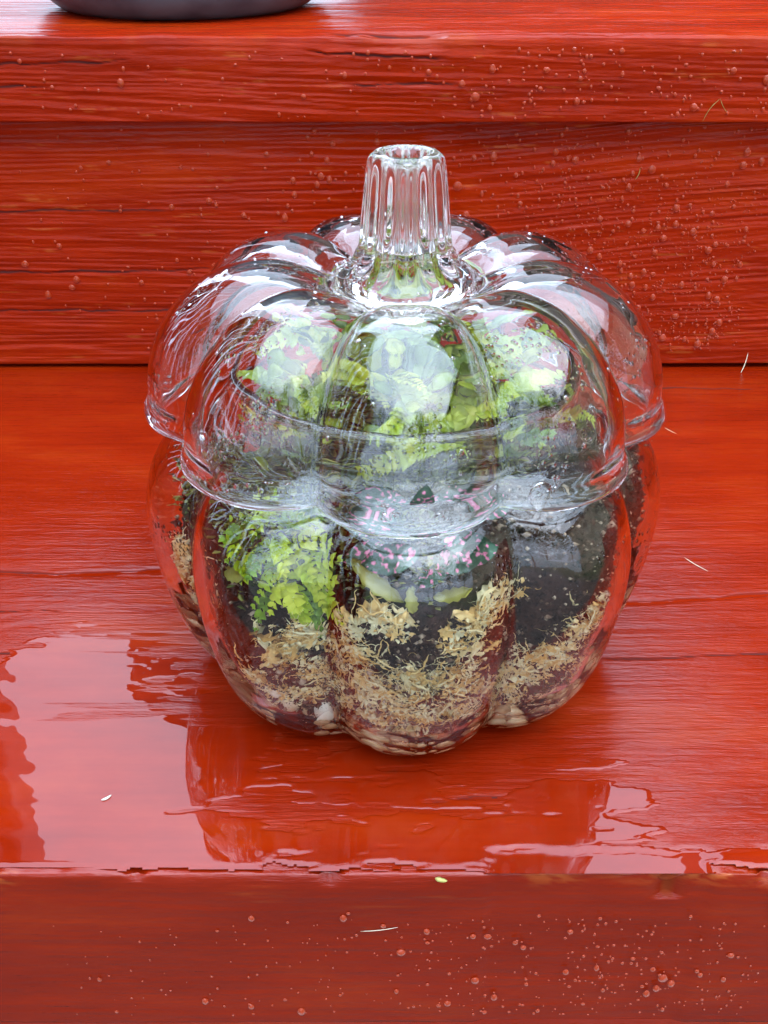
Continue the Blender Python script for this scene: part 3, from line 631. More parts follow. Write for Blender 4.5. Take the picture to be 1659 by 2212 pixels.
# grit and bark fibres in the soil face
grit = Bag()
for k in range(500):
    phk = random.uniform(-pi * .62, pi * .62); zk = random.uniform(1.0, 7.3); R = float(inner_r(np.array(phk), zk)) * .955 - random.uniform(.05, .3)
    top = float(soil_top(np.array(7 * sin(phk)), np.array(-7 * cos(phk))))
    if zk > top - .1: continue
    c_ = np.array([CX + R * sin(phk), CY - R * cos(phk), zk]); sz = random.choice([.02, .025, .03, .05])
    V, tri = flake(None, c_, (sin(phk), -cos(phk), random.gauss(0, .4)), sz * random.uniform(.7, 1.4), 0); grit.add(V, tri, random.random())
tag(obj('soil_grit', grit.mesh('soil_grit', M_PERL)), 'pale grit flecks and fibres scattered through the dark soil', 'grit', kind='stuff')

# ------------------------------------------------------------------ pebbles in the bottom of the jar
def pebble_mesh(seed, sx, sy, sz, name='pebble'):
    R_ = random.Random(seed); nr_, nc_ = 12, 16; V = []
    th = np.linspace(0, pi, nr_); ph_ = np.linspace(0, 2 * pi, nc_, endpoint=False)
    TH, PH = np.meshgrid(th, ph_, indexing='ij')
    x = np.sin(TH) * np.cos(PH); y = np.sin(TH) * np.sin(PH); z = np.cos(TH)
    f = 1 / (np.abs(x) ** 2.6 + np.abs(y) ** 2.6 + np.abs(z) ** 2.6) ** (1 / 2.6)
    f = f * (1 + .16 * (vn3(x * 1.6 + 9, y * 1.6 + 9, z * 1.6 + 9 + seed, seed) - .5))
    V = np.stack([x * f * sx, y * f * sy, z * f * sz], -1).reshape(-1, 3)
    return mesh_np(name, V, grid_faces(nr_, nc_, True), M_PEB, {'tint': np.full(len(V), R_.uniform(0, .9))})
PEB = [((688, 1528), (.42, .30, .50), .85, 'pale cream squarish pebble seen through the glass low in the jar'),
       ((722, 1530), (.16, .25, .30), .15, 'small amber brown pebble squeezed beside the pale cream one'),
       ((650, 1545), (.26, .26, .24), .45, 'small tan pebble between the cream pebble and the jar edge'),
       ((615, 1520), (.36, .30, .38), .6, 'sandy blotched pebble low in the narrow lobe of the jar'),
       ((795, 1575), (.48, .3, .34), .1, 'orange brown pebble lying in the crease between two glass lobes'),
       ((870, 1590), (.55, .4, .32), .4, 'broad tan pebble at the bottom of the front lobe'),
       ((945, 1592), (.5, .4, .3), .55, 'sandy flat pebble in the base of the front lobe beside the broad tan one'),
       ((740, 1575), (.34, .3, .22), .3, 'brown grey pebble under the cream pebble at the jar base'),
       ((590, 1490), (.24, .24, .3), .7, 'pale sand pebble just under the moss in the narrow lobe'),
       ((1005, 1555), (.34, .3, .3), .35, 'ochre pebble under the hanging moss fibres in the front lobe'),
       ((1105, 1545), (.4, .3, .24), .2, 'dull brown pebble in the lobe beyond the front one'),
       ((1170, 1530), (.36, .3, .22), .5, 'tan pebble resting near the soil in the farther lobe'),
       ((465, 1440), (.3, .28, .42), .65, 'sandy pebble stacked low in the outermost visible lobe'),
       ((440, 1400), (.26, .24, .38), .45, 'tan pebble above the sandy one in the outermost lobe')]
for i, ((px, py), sz, tn, lb) in enumerate(PEB):
    ph0, z0, p0 = on_wall(px, py, .1); z0 = max(z0, .85 + sz[2] * .8)
    R = float(inner_r(np.array(ph0), z0)) - sz[1] - .12
    me = pebble_mesh(20 + i, *sz); me.attributes['tint'].data.foreach_set('value', np.full(len(me.vertices), tn, np.float32))
    o = obj('pebble', me, None, (CX + R * sin(ph0), CY - R * cos(ph0), z0), (random.uniform(-.3, .3), random.uniform(-.3, .3), ph0)); tag(o, lb, 'pebble', 'pebbles in the bottom of the jar')
gv = Bag()
for k in range(520):
    phk = random.uniform(-pi, pi); zk = .62 + random.random() ** 1.3 * 1.5; R = float(inner_r(np.array(phk), max(zk, .7))) - random.uniform(.14, .5)
    if R < 2: continue
    s0 = random.uniform(.08, .42); u, v, n_ = frame((sin(phk), -cos(phk), .2))
    pts = []
    th = np.linspace(0, pi, 6); pp = np.linspace(0, 2 * pi, 7, endpoint=False); TH, PH = np.meshgrid(th, pp, indexing='ij')
    loc = np.stack([np.sin(TH) * np.cos(PH), np.sin(TH) * np.sin(PH), np.cos(TH)], -1).reshape(-1, 3)
    loc = loc * (np.array([random.uniform(.7, 1.3), random.uniform(.7, 1.2), random.uniform(.6, 1)]) * s0)
    gv.add(loc + np.array([CX + R * sin(phk), CY - R * cos(phk), zk]), grid_faces(6, 7, True), random.uniform(0, .45))
tag(obj('gravel', gv.mesh('gravel', M_PEB)), 'fine tan gravel packed under the soil at the jar base', 'gravel', kind='stuff')

# ------------------------------------------------------------------ plants
def frond(path_pts, nor, wmax, seed, tint):
    """a frilly clubmoss sprig: spine with overlapping pointed leaflets in several ranks"""
    R_ = random.Random(seed); bag = Bag(); P_ = np.asarray(path_pts, float); n_ = len(P_)
    seg = np.linalg.norm(np.diff(P_, axis=0), axis=1).sum(); m_ = max(5, int(seg / .17))
    tt = np.linspace(0, 1, m_); idx = tt * (n_ - 1); Q = np.stack([np.interp(idx, range(n_), P_[:, k]) for k in range(3)], 1)
    T = np.gradient(Q, axis=0); T /= np.linalg.norm(T, axis=1)[:, None]
    nor = np.asarray(nor, float); nor /= np.linalg.norm(nor)
    for i in range(m_):
        B_ = np.cross(T[i], nor); B_ /= np.linalg.norm(B_); U = np.cross(B_, T[i])
        wl = wmax * (.45 + .75 * sin(pi * min(1, .12 + .80 * tt[i]))) * R_.uniform(.8, 1.2)
        for sd_ in ((-1, 1, 0) if i == m_ - 1 else (-1, 1)):
            d = B_ * sd_ * .9 + T[i] * R_.uniform(.4, .8) + U * R_.uniform(-.15, .25); d /= np.linalg.norm(d)
            sdir_ = np.cross(d, U); sdir_ /= np.linalg.norm(sdir_); hw = wl * R_.uniform(.30, .40); base = Q[i] + U * R_.uniform(0, .03)
            rowpts = []
            for (f, wf, up) in ((0, .7, 0), (.35, 1.0, .08), (.65, .72, .08), (1.0, .03, -.05)):
                c_ = base + d * wl * f + U * up * wl
                rowpts += [c_ - sdir_ * hw * wf + U * .08 * wl * wf, c_ - U * .05 * wl, c_ + sdir_ * hw * wf + U * .08 * wl * wf]
            bag.add(rowpts, grid_faces(4, 3), min(1, max(0, tint + R_.uniform(-.12, .12) + .22 * tt[i])))
    return bag
def path_on_wall(pix, dz=0, inset0=.25, inset1=.25):
    out = []
    for i, (px, py) in enumerate(pix):
        ins = inset0 + (inset1 - inset0) * i / max(1, len(pix) - 1); out.append(on_wall(px, py, ins)[2])
    return out
club = tag(empty('clubmoss_plant', (CX - 3.0, CY - 3.5, 4.6)), 'frilly lime green clubmoss pressed against the glass above the tan moss', 'plant')
def under(o, root): o.parent = root; o.matrix_parent_inverse = Matrix.Translation(root.location).inverted(); return o
TIPS = [((600, 1190), (556, 1300)), ((610, 1200), (592, 1312)), ((630, 1210), (640, 1308)), ((590, 1170), (528, 1246)), ((570, 1150), (500, 1205)), ((570, 1130), (508, 1125)), ((590, 1140), (560, 1092)),
        ((650, 1260), (690, 1358)), ((670, 1270), (752, 1336)), ((650, 1230), (706, 1308)), ((650, 1200), (728, 1250)), ((660, 1190), (742, 1205)), ((640, 1170), (716, 1172)), ((620, 1150), (655, 1122)),
        ((590, 1260), (560, 1348)), ((600, 1150), (620, 1225)), ((630, 1240), (655, 1335)), ((560, 1170), (548, 1240)), ((700, 1210), (722, 1290)), ((600, 1120), (690, 1140)), ((560, 1110), (497, 1165)), ((640, 1130), (700, 1105)), ((590, 1090), (560, 1150)), ((520, 1160), (535, 1230)), ((540, 1130), (516, 1190)), ((625, 1180), (668, 1240))]
for i, (b0, t0) in enumerate(TIPS):
    mx_ = ((b0[0] + t0[0]) / 2 + random.uniform(-12, 12), (b0[1] + t0[1]) / 2 + random.uniform(-10, 10))
    pp = path_on_wall((b0, mx_, t0), inset0=.9 + random.uniform(0, .3), inset1=.22 + random.uniform(0, .45)); ph0 = math.atan2(pp[2][0] - CX, -(pp[2][1] - CY))
    bag = frond(pp, (sin(ph0) + random.uniform(-.35, .35), -cos(ph0), .7 + random.uniform(-.3, .4)), random.uniform(.26, .38), 50 + i, random.choice([.0, .15, .35, .55, .7, .8]))
    under(obj('sprig', bag.mesh('sprig', M_FRILL)), club)
# roots of the sprigs back to the soil
for i in range(4):
    a = np.array(on_wall(590 + 25 * i, 1160, .7)[2]); b_ = np.array([CX - 2.0 + .3 * i, CY - 3.0, 4.3]); pts = [a + (b_ - a) * t + np.array([0, 0, .6 * sin(pi * t)]) for t in np.linspace(0, 1, 7)]
    bg_ = Bag(); ribbon(bg_, pts, (0, 0, 1.0), [.05] * 7, .5, .05); under(obj('stem', bg_.mesh('stem', M_STEM)), club)

def leaf_mesh(name, ln, wd, m_, cup=.15, serr=0, seed=0, tint=.5):
    R_ = random.Random(seed); nr_, nc_ = 10, 7; V = []
    for i in range(nr_):
        t = i / (nr_ - 1); wv_ = wd * (sin(pi * min(1, t * .93 + .05)) ** .75) * (1 + (serr * (1 if i % 2 else -1)))
        if i == nr_ - 1: wv_ = wd * .03
        for j in range(nc_):
            s_ = -1 + 2 * j / (nc_ - 1)
            V.append((s_ * wv_, t * ln, cup * wd * s_ * s_ + .25 * ln * sin(t * 2.2) - .02 * wd * (s_ == 0) + .05 * wd * sin(9 * t + 3 * s_ + seed)))
    top = np.array(V); botm = top - np.array([0, 0, .012 * 1.0])
    Fq_ = grid_faces(nr_, nc_); n0 = len(top)
    ed = [j for j in range(nc_)] + [i * nc_ + nc_ - 1 for i in range(1, nr_)] + [(nr_ - 1) * nc_ + j for j in range(nc_ - 2, -1, -1)] + [i * nc_ for i in range(nr_ - 2, 0, -1)]
    side = [(ed[k], ed[(k + 1) % len(ed)], ed[(k + 1) % len(ed)] + n0, ed[k] + n0) for k in range(len(ed))]
    return mesh_np(name, np.concatenate([top, botm]), np.concatenate([Fq_, Fq_[:, ::-1] + n0, side]), m_, {'tint': np.full(2 * n0, tint)})
def place_leaf(me, parent, p, direction, nor, sc=1.0, name='leaf'):
    d = Vector(direction).normalized(); n_ = Vector(nor); n_ = (n_ - d * n_.dot(d)).normalized(); x_ = d.cross(n_)
    Mx = Matrix((x_, d, n_)).transposed().to_4x4(); o = obj(name, me, parent)
    o.matrix_parent_inverse = Matrix.Translation(parent.location).inverted()
    o.matrix_basis = Matrix.Translation(Vector(p) * S) @ Mx @ Matrix.Scale(sc, 4); return o
# leafy plant that fills the jar neck and rises into the lid
leafy = tag(empty('creeping_plant', (CX, CY + 1, 6)), 'bushy bright green small leaved plant rising from the jar neck into the lid', 'plant')
lms = [leaf_mesh('leaf', .55, .22, M_LEAF, .25, .06, k, t) for k, t in enumerate((.25, .5, .7, .85))]
def neck_ok(x, y, z):
    r_ = math.hypot(x, y); lim = 5.0 if z > 9 else float(inner_r(np.array(math.atan2(x, -y)), min(z, 8.9))) - .5
    if z > 11.3: lim = 4.9
    return r_ < lim
cnt = 0; tries = 0
while cnt < 190 and tries < 6000:
    tries += 1
    x = random.uniform(-4.6, 4.4); y = random.uniform(-3.6, 4.6)
    hmax = 12.6 - .10 * (x * x) * .5 - .3 * max(0, -y) + .5 * (random.random() - .5)
    z = hmax - abs(random.gauss(0, 1.5))
    if not neck_ok(x, y, z) or z < 7: continue
    if y < -1.5 and x > .5 and z < 9.5: continue
    az = random.uniform(0, 2 * pi); d = (cos(az), sin(az) - .3, random.uniform(-.1, .9)); nr = (random.gauss(0, .4), -.7 + random.gauss(0, .4), .9)
    place_leaf(random.choice(lms), leafy, (CX + x, CY + y, z), d, nr, random.uniform(.7, 1.35)); cnt += 1
fms = []
for k in range(6):
    tq = np.linspace(0, 1, 5); L_ = 1.5 + .2 * k
    fms.append(frond([(.15 * sin(3 * q + k), L_ * q, -.35 * q * q * L_) for q in tq], (0, 0, 1), .36, 700 + k, .1 + .12 * k).mesh('sprig', M_LEAF))
cnt = 0
while cnt < 95:
    x = random.uniform(-4.4, 4.2); y = random.uniform(-4.2, 4.4); z = 11.9 - .05 * x * x - .12 * max(0, -y) - abs(random.gauss(0, .8))
    if not neck_ok(x, y, z): continue
    az = random.uniform(0, 2 * pi); place_leaf(random.choice(fms), leafy, (CX + x, CY + y, z), (cos(az), sin(az) - .3, random.uniform(-.2, .9)), (random.gauss(0, .4), -.7, .9), random.uniform(.7, 1.1), 'sprig'); cnt += 1
for k in range(16):
    x = random.uniform(-3, 3); y = random.uniform(-2, 3); pts = [np.array([CX + x * .5 * (1 + t), CY + y * .5 * (1 + t), 5 + 6.5 * t]) + np.array([.3 * sin(4 * t + k), .2 * cos(3 * t + k), 0]) for t in np.linspace(0, 1, 9)]
    bg_ = Bag(); ribbon(bg_, pts, (0, 1, .1), [.05] * 9, .6, .05); under(obj('stem', bg_.mesh('stem', M_STEM)), leafy)
# olive cushion moss on the soil behind the front glass
cm = Bag()
for k in range(3800):
    phk = random.uniform(-1.9, 1.2); rr_ = random.uniform(.2, 1) ** .6
    zb = 7.4 + 1.5 * cos(phk * .8 + .3) if phk < .35 else 7.6 - .5 * phk
    zk = zb - abs(random.gauss(0, .9)) + (1 - rr_) * 1.0
    R = (float(inner_r(np.array(phk), min(zk, 8.9))) - .35) * rr_
    if phk > .15: continue
    p = np.array([CX + R * sin(phk), CY - R * cos(phk), zk]); d = np.array([sin(phk) * .7 + random.gauss(0, .5), -cos(phk) * .7 + random.gauss(0, .5), random.uniform(.1, 1)]); d /= np.linalg.norm(d)
    ln = random.uniform(.16, .34); ribbon(cm, [p, p + d * ln * .5, p + d * ln + np.array([0, 0, -.05])], (0.1, .2, 1), [.05, .11, .01], random.random(), .012)
for k in range(5200):
    r0 = 4.9 * math.sqrt(random.random()); a0 = random.uniform(0, 2 * pi); x = r0 * sin(a0); y = -r0 * cos(a0)
    zk = 10.6 - .07 * r0 * r0 + 1.1 * (float(vn(x / 1.3 + 9, y / 1.3 + 9, 777)) - .5) + .08 * y - abs(random.gauss(0, .25))
    p = np.array([CX + x, CY + y, zk]); d = np.array([random.gauss(0, .6), random.gauss(0, .6), random.uniform(.1, 1)]); d /= np.linalg.norm(d)
    ln = random.uniform(.2, .42); ribbon(cm, [p, p + d * ln * .5, p + d * ln + np.array([0, 0, -.06])], (0.1, .2, 1), [.06, .13, .012], random.random(), .012)
o = obj('cushion_moss', cm.mesh('cushion_moss', M_MOSS)); tag(o, 'olive and yellow green cushion moss covering the soil below the jar neck', 'moss', kind='stuff')

# pink speckled plant
pinkp = tag(empty('speckled_plant', (CX + .6, CY - 3.2, 6)), 'dark green plant with pink speckled leaves behind the front lobe', 'plant')
for i, (px, py, ln, az, el, ins) in enumerate([(905, 1195, 1.6, -3.0, -.15, .32), (950, 1165, 1.5, -.3, -.3, .35), (985, 1205, 1.2, -.2, .3, .32), (1035, 1180, 1.2, -2.9, -.5, .4), (880, 1090, 1.6, 2.6, .3, 1.2), (930, 1085, 1.5, -.2, .35, 1.1), (1000, 1110, 1.3, .3, .0, .9), (850, 1135, 1.4, 3.3, .0, .8), (905, 1120, 1.5, -1.5, .5, 1.0), (975, 1190, 1.3, 2.2, -.6, .9), (840, 1180, 1.2, -2.9, -.4, .8)]):
    ph0, z0, p0 = on_wall(px, py, ins); me = leaf_mesh('leaf', ln, ln * .26, M_PINK, .12, .03, 80 + i, .5)
    tv = np.array([cos(ph0), sin(ph0), 0]); d = tv * cos(az) + np.array([0, 0, 1]) * el
    place_leaf(me, pinkp, p0, d, (sin(ph0) * .9, -cos(ph0) * .9, .55), 1.0)
    b_ = np.array([CX + .8, CY - 3.4, 5.2]); pts = [p0 + (b_ - p0) * t + np.array([0, 0, .3 * sin(pi * t)]) for t in np.linspace(0, 1, 7)]
    bg_ = Bag(); ribbon(bg_, pts, (0, .1, 1.0), [.045] * 7, .2, .045); under(obj('stem', bg_.mesh('stem', M_STEM)), pinkp)
# single yellowed leaves against the soil
for i, (px, py, dx, dz, ln, wd, lb) in enumerate([(768, 1205, .75, -.55, 1.75, .26, 'long olive yellow leaf sloping down between the clubmoss and the pink leaves'), (884, 1262, .15, -1, .75, .17, 'small upright yellowed leaf below the pink speckled plant'),
                                    (935, 1285, .9, .25, 1.1, .2, 'yellow green leaf lying across the dark soil under the pink plant'), (500, 1225, .9, .1, .9, .22, 'olive leaf tucked behind the clubmoss near the red glass crease')]):
    ph0, z0, p0 = on_wall(px, py, .2); tv = np.array([cos(ph0), sin(ph0), 0]); me = leaf_mesh('fallen_leaf', ln, wd, M_OLIVE, .45, .16, 120 + i, (.15, .4, .3, .1)[i])
    rt = empty('dummy'); d = tv * dx + np.array([0, 0, dz]); o = place_leaf(me, rt, p0, d, (sin(ph0), -cos(ph0), .3), 1, 'fallen_leaf')
    o.parent = None; bpy.data.objects.remove(rt); tag(o, lb, 'leaf', 'yellowed leaves in the jar')

# ------------------------------------------------------------------ water drops
def drop_mesh(seed, sag, name='raindrop', nr_=7, nc_=12, m_=None):
    m_ = m_ or M_DROP
    R_ = random.Random(seed); V = []
    th = np.linspace(0, pi * .56, nr_); pp = np.linspace(0, 2 * pi, nc_, endpoint=False); TH, PH = np.meshgrid(th, pp, indexing='ij')
    x = np.sin(TH) * np.cos(PH); z = np.sin(TH) * np.sin(PH); y = -np.cos(TH) * .62
    z = np.where(z > 0, z * (1 + .6 * sag), z); x = x * (1 - .35 * sag * np.clip(z, 0, 1)); y = y * (1 - .45 * sag * np.clip(z, -.2, 1))
    x = x * (1 + .12 * (vn(PH * 1.3, TH * 0, seed) - .5)); z = z * (1 + .12 * (vn(PH * 1.3, TH * 0, seed + 1) - .5))
    V = np.stack([x, y, z], -1).reshape(-1, 3)
    return mesh_np(name, V, grid_faces(nr_, nc_, True), m_)
DM = [drop_mesh(500 + k, s_) for k, s_ in enumerate((0, .1, .2, .35, .5))]
def scatter_drops(n_, xr, zr, yface, smin, smax, label, group, dens=None, tiny=None):
    k = 0; tries = 0; pts = []
    while k < n_ and tries < n_ * 40:
        tries += 1; x = random.uniform(*xr); z = random.uniform(*zr)
        if dens and random.random() > dens(x, z): continue
        s_ = smin + (smax - smin) * random.random() ** 1.7
        if any((x - a) ** 2 + (z - b_) ** 2 < (1.1 * (s_ + c_)) ** 2 for a, b_, c_ in pts): continue
        pts.append((x, z, s_)); o = obj('raindrop', random.choice(DM if s_ > smin * 1.5 else DM[:3]), None, (x, yface - .025, z)); 
        o.scale = (s_ * random.uniform(.8, 1.15), s_ * random.uniform(.8, 1.1), s_ * random.uniform(.9, 1.2)); tag(o, label, 'raindrop', group); k += 1
dR = lambda x, z: (.15 + .85 * ss(2, 9, x)) * (.35 + .65 * ss(14, 9, z))
scatter_drops(185, (1.5, 19.5), (1.5, 13.3), YJ, .08, .22, 'red tinted raindrop on the riser face in the dense scatter beyond the stalk', 'raindrops thick on the riser beside the jar', dR)
scatter_drops(90, (-19.5, 1.0), (1.5, 13.2), YJ, .08, .20, 'red tinted raindrop on the sparsely wetted length of the riser', 'raindrops thin on the grained riser', lambda x, z: float(.2 + .8 * ss(-14, -3, x)))
scatter_drops(42, (-19, 19.5), (14.1, 17.0), YN, .08, .21, 'red tinted raindrop on the square edge of the upper tread', 'raindrops on the upper tread edge', lambda x, z: float(.15 + .85 * ss(-5, 3, x)))
scatter_drops(52, (-9.5, 11.0), (-6.9, -1.6), YF, .06, .15, 'red tinted raindrop on the front face of the lower tread', 'raindrops on the lower tread edge', lambda x, z: float(.3 + .7 * ss(-3, 3, x)))
def tiny_drops(n_, xr, zr, yface, name, label, dens, s0=.02, s1=.055):
    bag = Bag(); th = np.linspace(0, pi * .55, 4); pp = np.linspace(0, 2 * pi, 7, endpoint=False); TH, PH = np.meshgrid(th, pp, indexing='ij')
    base = np.stack([np.sin(TH) * np.cos(PH), -np.cos(TH) * .6, np.sin(TH) * np.sin(PH)], -1).reshape(-1, 3); Fd = grid_faces(4, 7, True)
    for _ in range(n_):
        x = random.uniform(*xr); z = random.uniform(*zr)
        if random.random() > dens(x, z): continue
        bag.add(base * random.uniform(s0, s1) * np.array([random.uniform(.7, 1.2), 1, random.uniform(.8, 1.4)]) + np.array([x, yface - .025, z]), Fd, .5)
    tag(obj(name, bag.mesh(name, M_DROP)), label, 'droplets', kind='stuff')
tiny_drops(2600, (0, 20), (1, 13.4), YJ, 'fine_droplets', 'mist of very fine droplets on the riser beside the stalk', lambda x, z: float(ss(0, 12, x) * ss(14, 8, z)))
tiny_drops(600, (-10, 12), (-7, -2.0), YF, 'fine_droplets', 'mist of very fine droplets on the lower tread face', lambda x, z: float(.3 + .7 * ss(-2, 3, x)))

tiny_drops(900, (-19, 19.5), (1.2, 13.3), YJ, 'small_raindrops', 'small raindrops sprinkled all along the riser between the larger ones', lambda x, z: float(.25 + .75 * ss(-4, 9, x)), .045, .10)
tiny_drops(330, (-19, 19.5), (13.9, 17.2), YN, 'small_raindrops', 'small raindrops sprinkled along the square edge of the upper tread', lambda x, z: float(.2 + .8 * ss(-5, 6, x)), .04, .10)
# beads on the inside of the lid and one fat drop hanging there
def lid_r(ph_, z): 
    P = smooth_profile(LIFT(LI), 6); zs = P[:, 1]; rs = P[:, 0]; k = np.argmax(zs); 
    return float(lobed(np.array(ph_), np.interp(z, zs[:k], rs[:k]), 1.0, LIDV, .145 * .95, 2.1))
for (ph_, z, s_, lb) in [(.50, 10.2, .36, 'fat hanging drop inside the lid near its rim at the lobe crease'), (-.36, 10.05, .12, 'small round drop inside the lid close to the rim crease'), (.10, 10.2, .14, 'small drop inside the front lobe of the lid'), (.30, 11.4, .09, 'tiny drop high inside the lid wall')]:
    R = lid_r(ph_, z) + .02; me = drop_mesh(int(s_ * 1000), .2, 'hanging_drop', 10, 20, M_WATER)
    o = obj('hanging_drop', me, None, (CX + R * sin(ph_), CY - R * cos(ph_), z), (0, 0, ph_ + pi)); o.scale = (s_, s_ * .9, s_); tag(o, lb, 'water drop', 'drops inside the lid')

lb_ = Bag(); th = np.linspace(0, pi * .5, 5); pp = np.linspace(0, 2 * pi, 9, endpoint=False); TH, PH = np.meshgrid(th, pp, indexing='ij')
base = np.stack([np.sin(TH) * np.cos(PH), np.sin(TH) * np.sin(PH), np.cos(TH) * .55], -1).reshape(-1, 3)
dm = bpy.data.meshes['dome']; co = np.zeros(len(dm.vertices) * 3, np.float32); dm.vertices.foreach_get('co', co); co = co.reshape(-1, 3) / S
nn = np.zeros(len(dm.vertices) * 3, np.float32); dm.vertices.foreach_get('normal', nn); nn = nn.reshape(-1, 3)
ids = np.where((np.arange(len(co)) < 432 * 105) & (co[:, 2] > 10) & (nn[:, 2] > .05) & (co[:, 2] < 14.6))[0]
for k in range(520):
    i = int(random.choice(ids)); p = co[i]
    if nn[i][0] * p[0] + nn[i][1] * p[1] < 0 and nn[i][2] < .8: continue
    if vn(p[0] / 1.4 + 30, p[1] / 1.4 + 30, 888) < .5 * random.random() + .3: continue
    u, v, n_ = frame(nn[i]); s_ = random.choice([.025, .03, .04, .055, .08])
    q = base * s_; lb_.add((u * q[:, :1] + v * q[:, 1:2] + n_ * q[:, 2:]) + p - n_ * .004 + np.array([CX, CY, .03]), grid_faces(5, 9, True), .5)
tag(obj('lid_droplets', lb_.mesh('lid_droplets', M_WATER)), 'beads of rain standing on the top of the glass lid', 'droplets', kind='stuff')

# ------------------------------------------------------------------ grey pot on the upper tread
def lathe(P, nphi, m_, name):
    ph_ = np.linspace(0, 2 * pi, nphi, endpoint=False); P = smooth_profile([(r_, z_, 0, 0) for r_, z_ in P], 4)
    V = np.stack([P[:, 0][:, None] * np.cos(ph_), P[:, 0][:, None] * np.sin(ph_), P[:, 1][:, None] + 0 * ph_[None, :]], -1).reshape(-1, 3)
    return mesh_np(name, V, grid_faces(len(P), nphi, True), m_)
pot = tag(empty('planter_pot', (-11.1, 64.4, ZN1 + .0)), 'blue grey glazed pot with rounded foot on the upper tread', 'pot')
me = lathe([(0, .05), (5.6, .05), (6.6, .12), (7.3, .55), (7.9, 1.4), (8.5, 3.5), (8.8, 6), (8.9, 9), (9.0, 11.6), (9.15, 12), (8.9, 12.2), (8.6, 12), (8.4, 9), (8.2, 6), (7.6, 2), (5, .9), (0, .8)], 96, M_POT, 'pot_body')
me.flip_normals(); obj('pot_body', me, pot)
me = lathe([(0, 10.6), (4, 10.7), (7, 10.5), (8.5, 10.3)], 60, M_SOIL, 'pot_soil'); obj('pot_soil', me, pot)

# ------------------------------------------------------------------ litter
def sliver(name, p0, p1, wid, m_, label, cat, bend=.1, nor=(0, 0, 1)):
    bag = Bag(); p0 = np.array(p0); p1 = np.array(p1); nn_ = np.array(nor, float)
    sd_ = np.cross(p1 - p0, nn_); pts = [p0 + (p1 - p0) * t + sd_ * bend * sin(pi * t) for t in np.linspace(0, 1, 9)]
    ribbon(bag, pts, nn_, wid * np.array([.2, .7, 1, 1, .95, .9, .8, .6, .15]), .7, wid * .5)
    tag(obj(name, bag.mesh(name, m_)), label, cat)
Zt = .035
sliver('seed_husk', at_z(219, 1728, Zt), at_z(240, 1717, Zt), .055, M_PERL, 'tiny white seed husk lying on the flooded tread', 'seed')
sliver('straw_bit', at_z(1478, 1204, Zt), at_z(1530, 1234, Zt), .022, M_STRAW, 'thin pale straw splinter on the tread beside the jar', 'straw', .03)
sliver('straw_bit', at_z(1436, 924, Zt), at_z(1462, 937, Zt), .016, M_STRAW, 'short pale straw splinter on the tread near the riser', 'straw', .03)
sliver('straw_bit', at_y(778, 2012, YF - .03), at_y(860, 2003, YF - .05), .018, M_STRAW, 'pale hair thin straw stuck to the lower tread face', 'straw', .04, (0, -1, 0))
sliver('seed_shell', at_z(940, 1897, .0), at_z(966, 1903, .0), .09, M_OLIVE, 'oval brown seed shell on the worn front edge of the tread', 'seed', .02)
sliver('dry_needle', at_y(1518, 262, YN - .04), at_y(1556, 213, YN - .07), .016, M_STEM, 'bent brown needle on the edge of the upper tread, rising piece', 'needle', -.08, (0, -1, 0))
sliver('dry_needle', at_y(1556, 213, YN - .07), at_y(1571, 244, YN - .04), .014, M_STEM, 'bent brown needle on the edge of the upper tread, falling piece', 'needle', .05, (0, -1, 0))
sliver('grass_bit', at_y(1372, 388, YJ - .03), at_y(1383, 362, YJ - .05), .02, M_STEM, 'short olive grass bit on the riser above the droplets', 'grass', .1, (0, -1, 0))
sliver('straw_bit', at_y(1600, 806, YJ - .6), at_y(1616, 762, YJ - .05), .03, M_STRAW, 'upright straw blade leaning in the gap below the riser', 'straw', .05, (0, -1, 0))

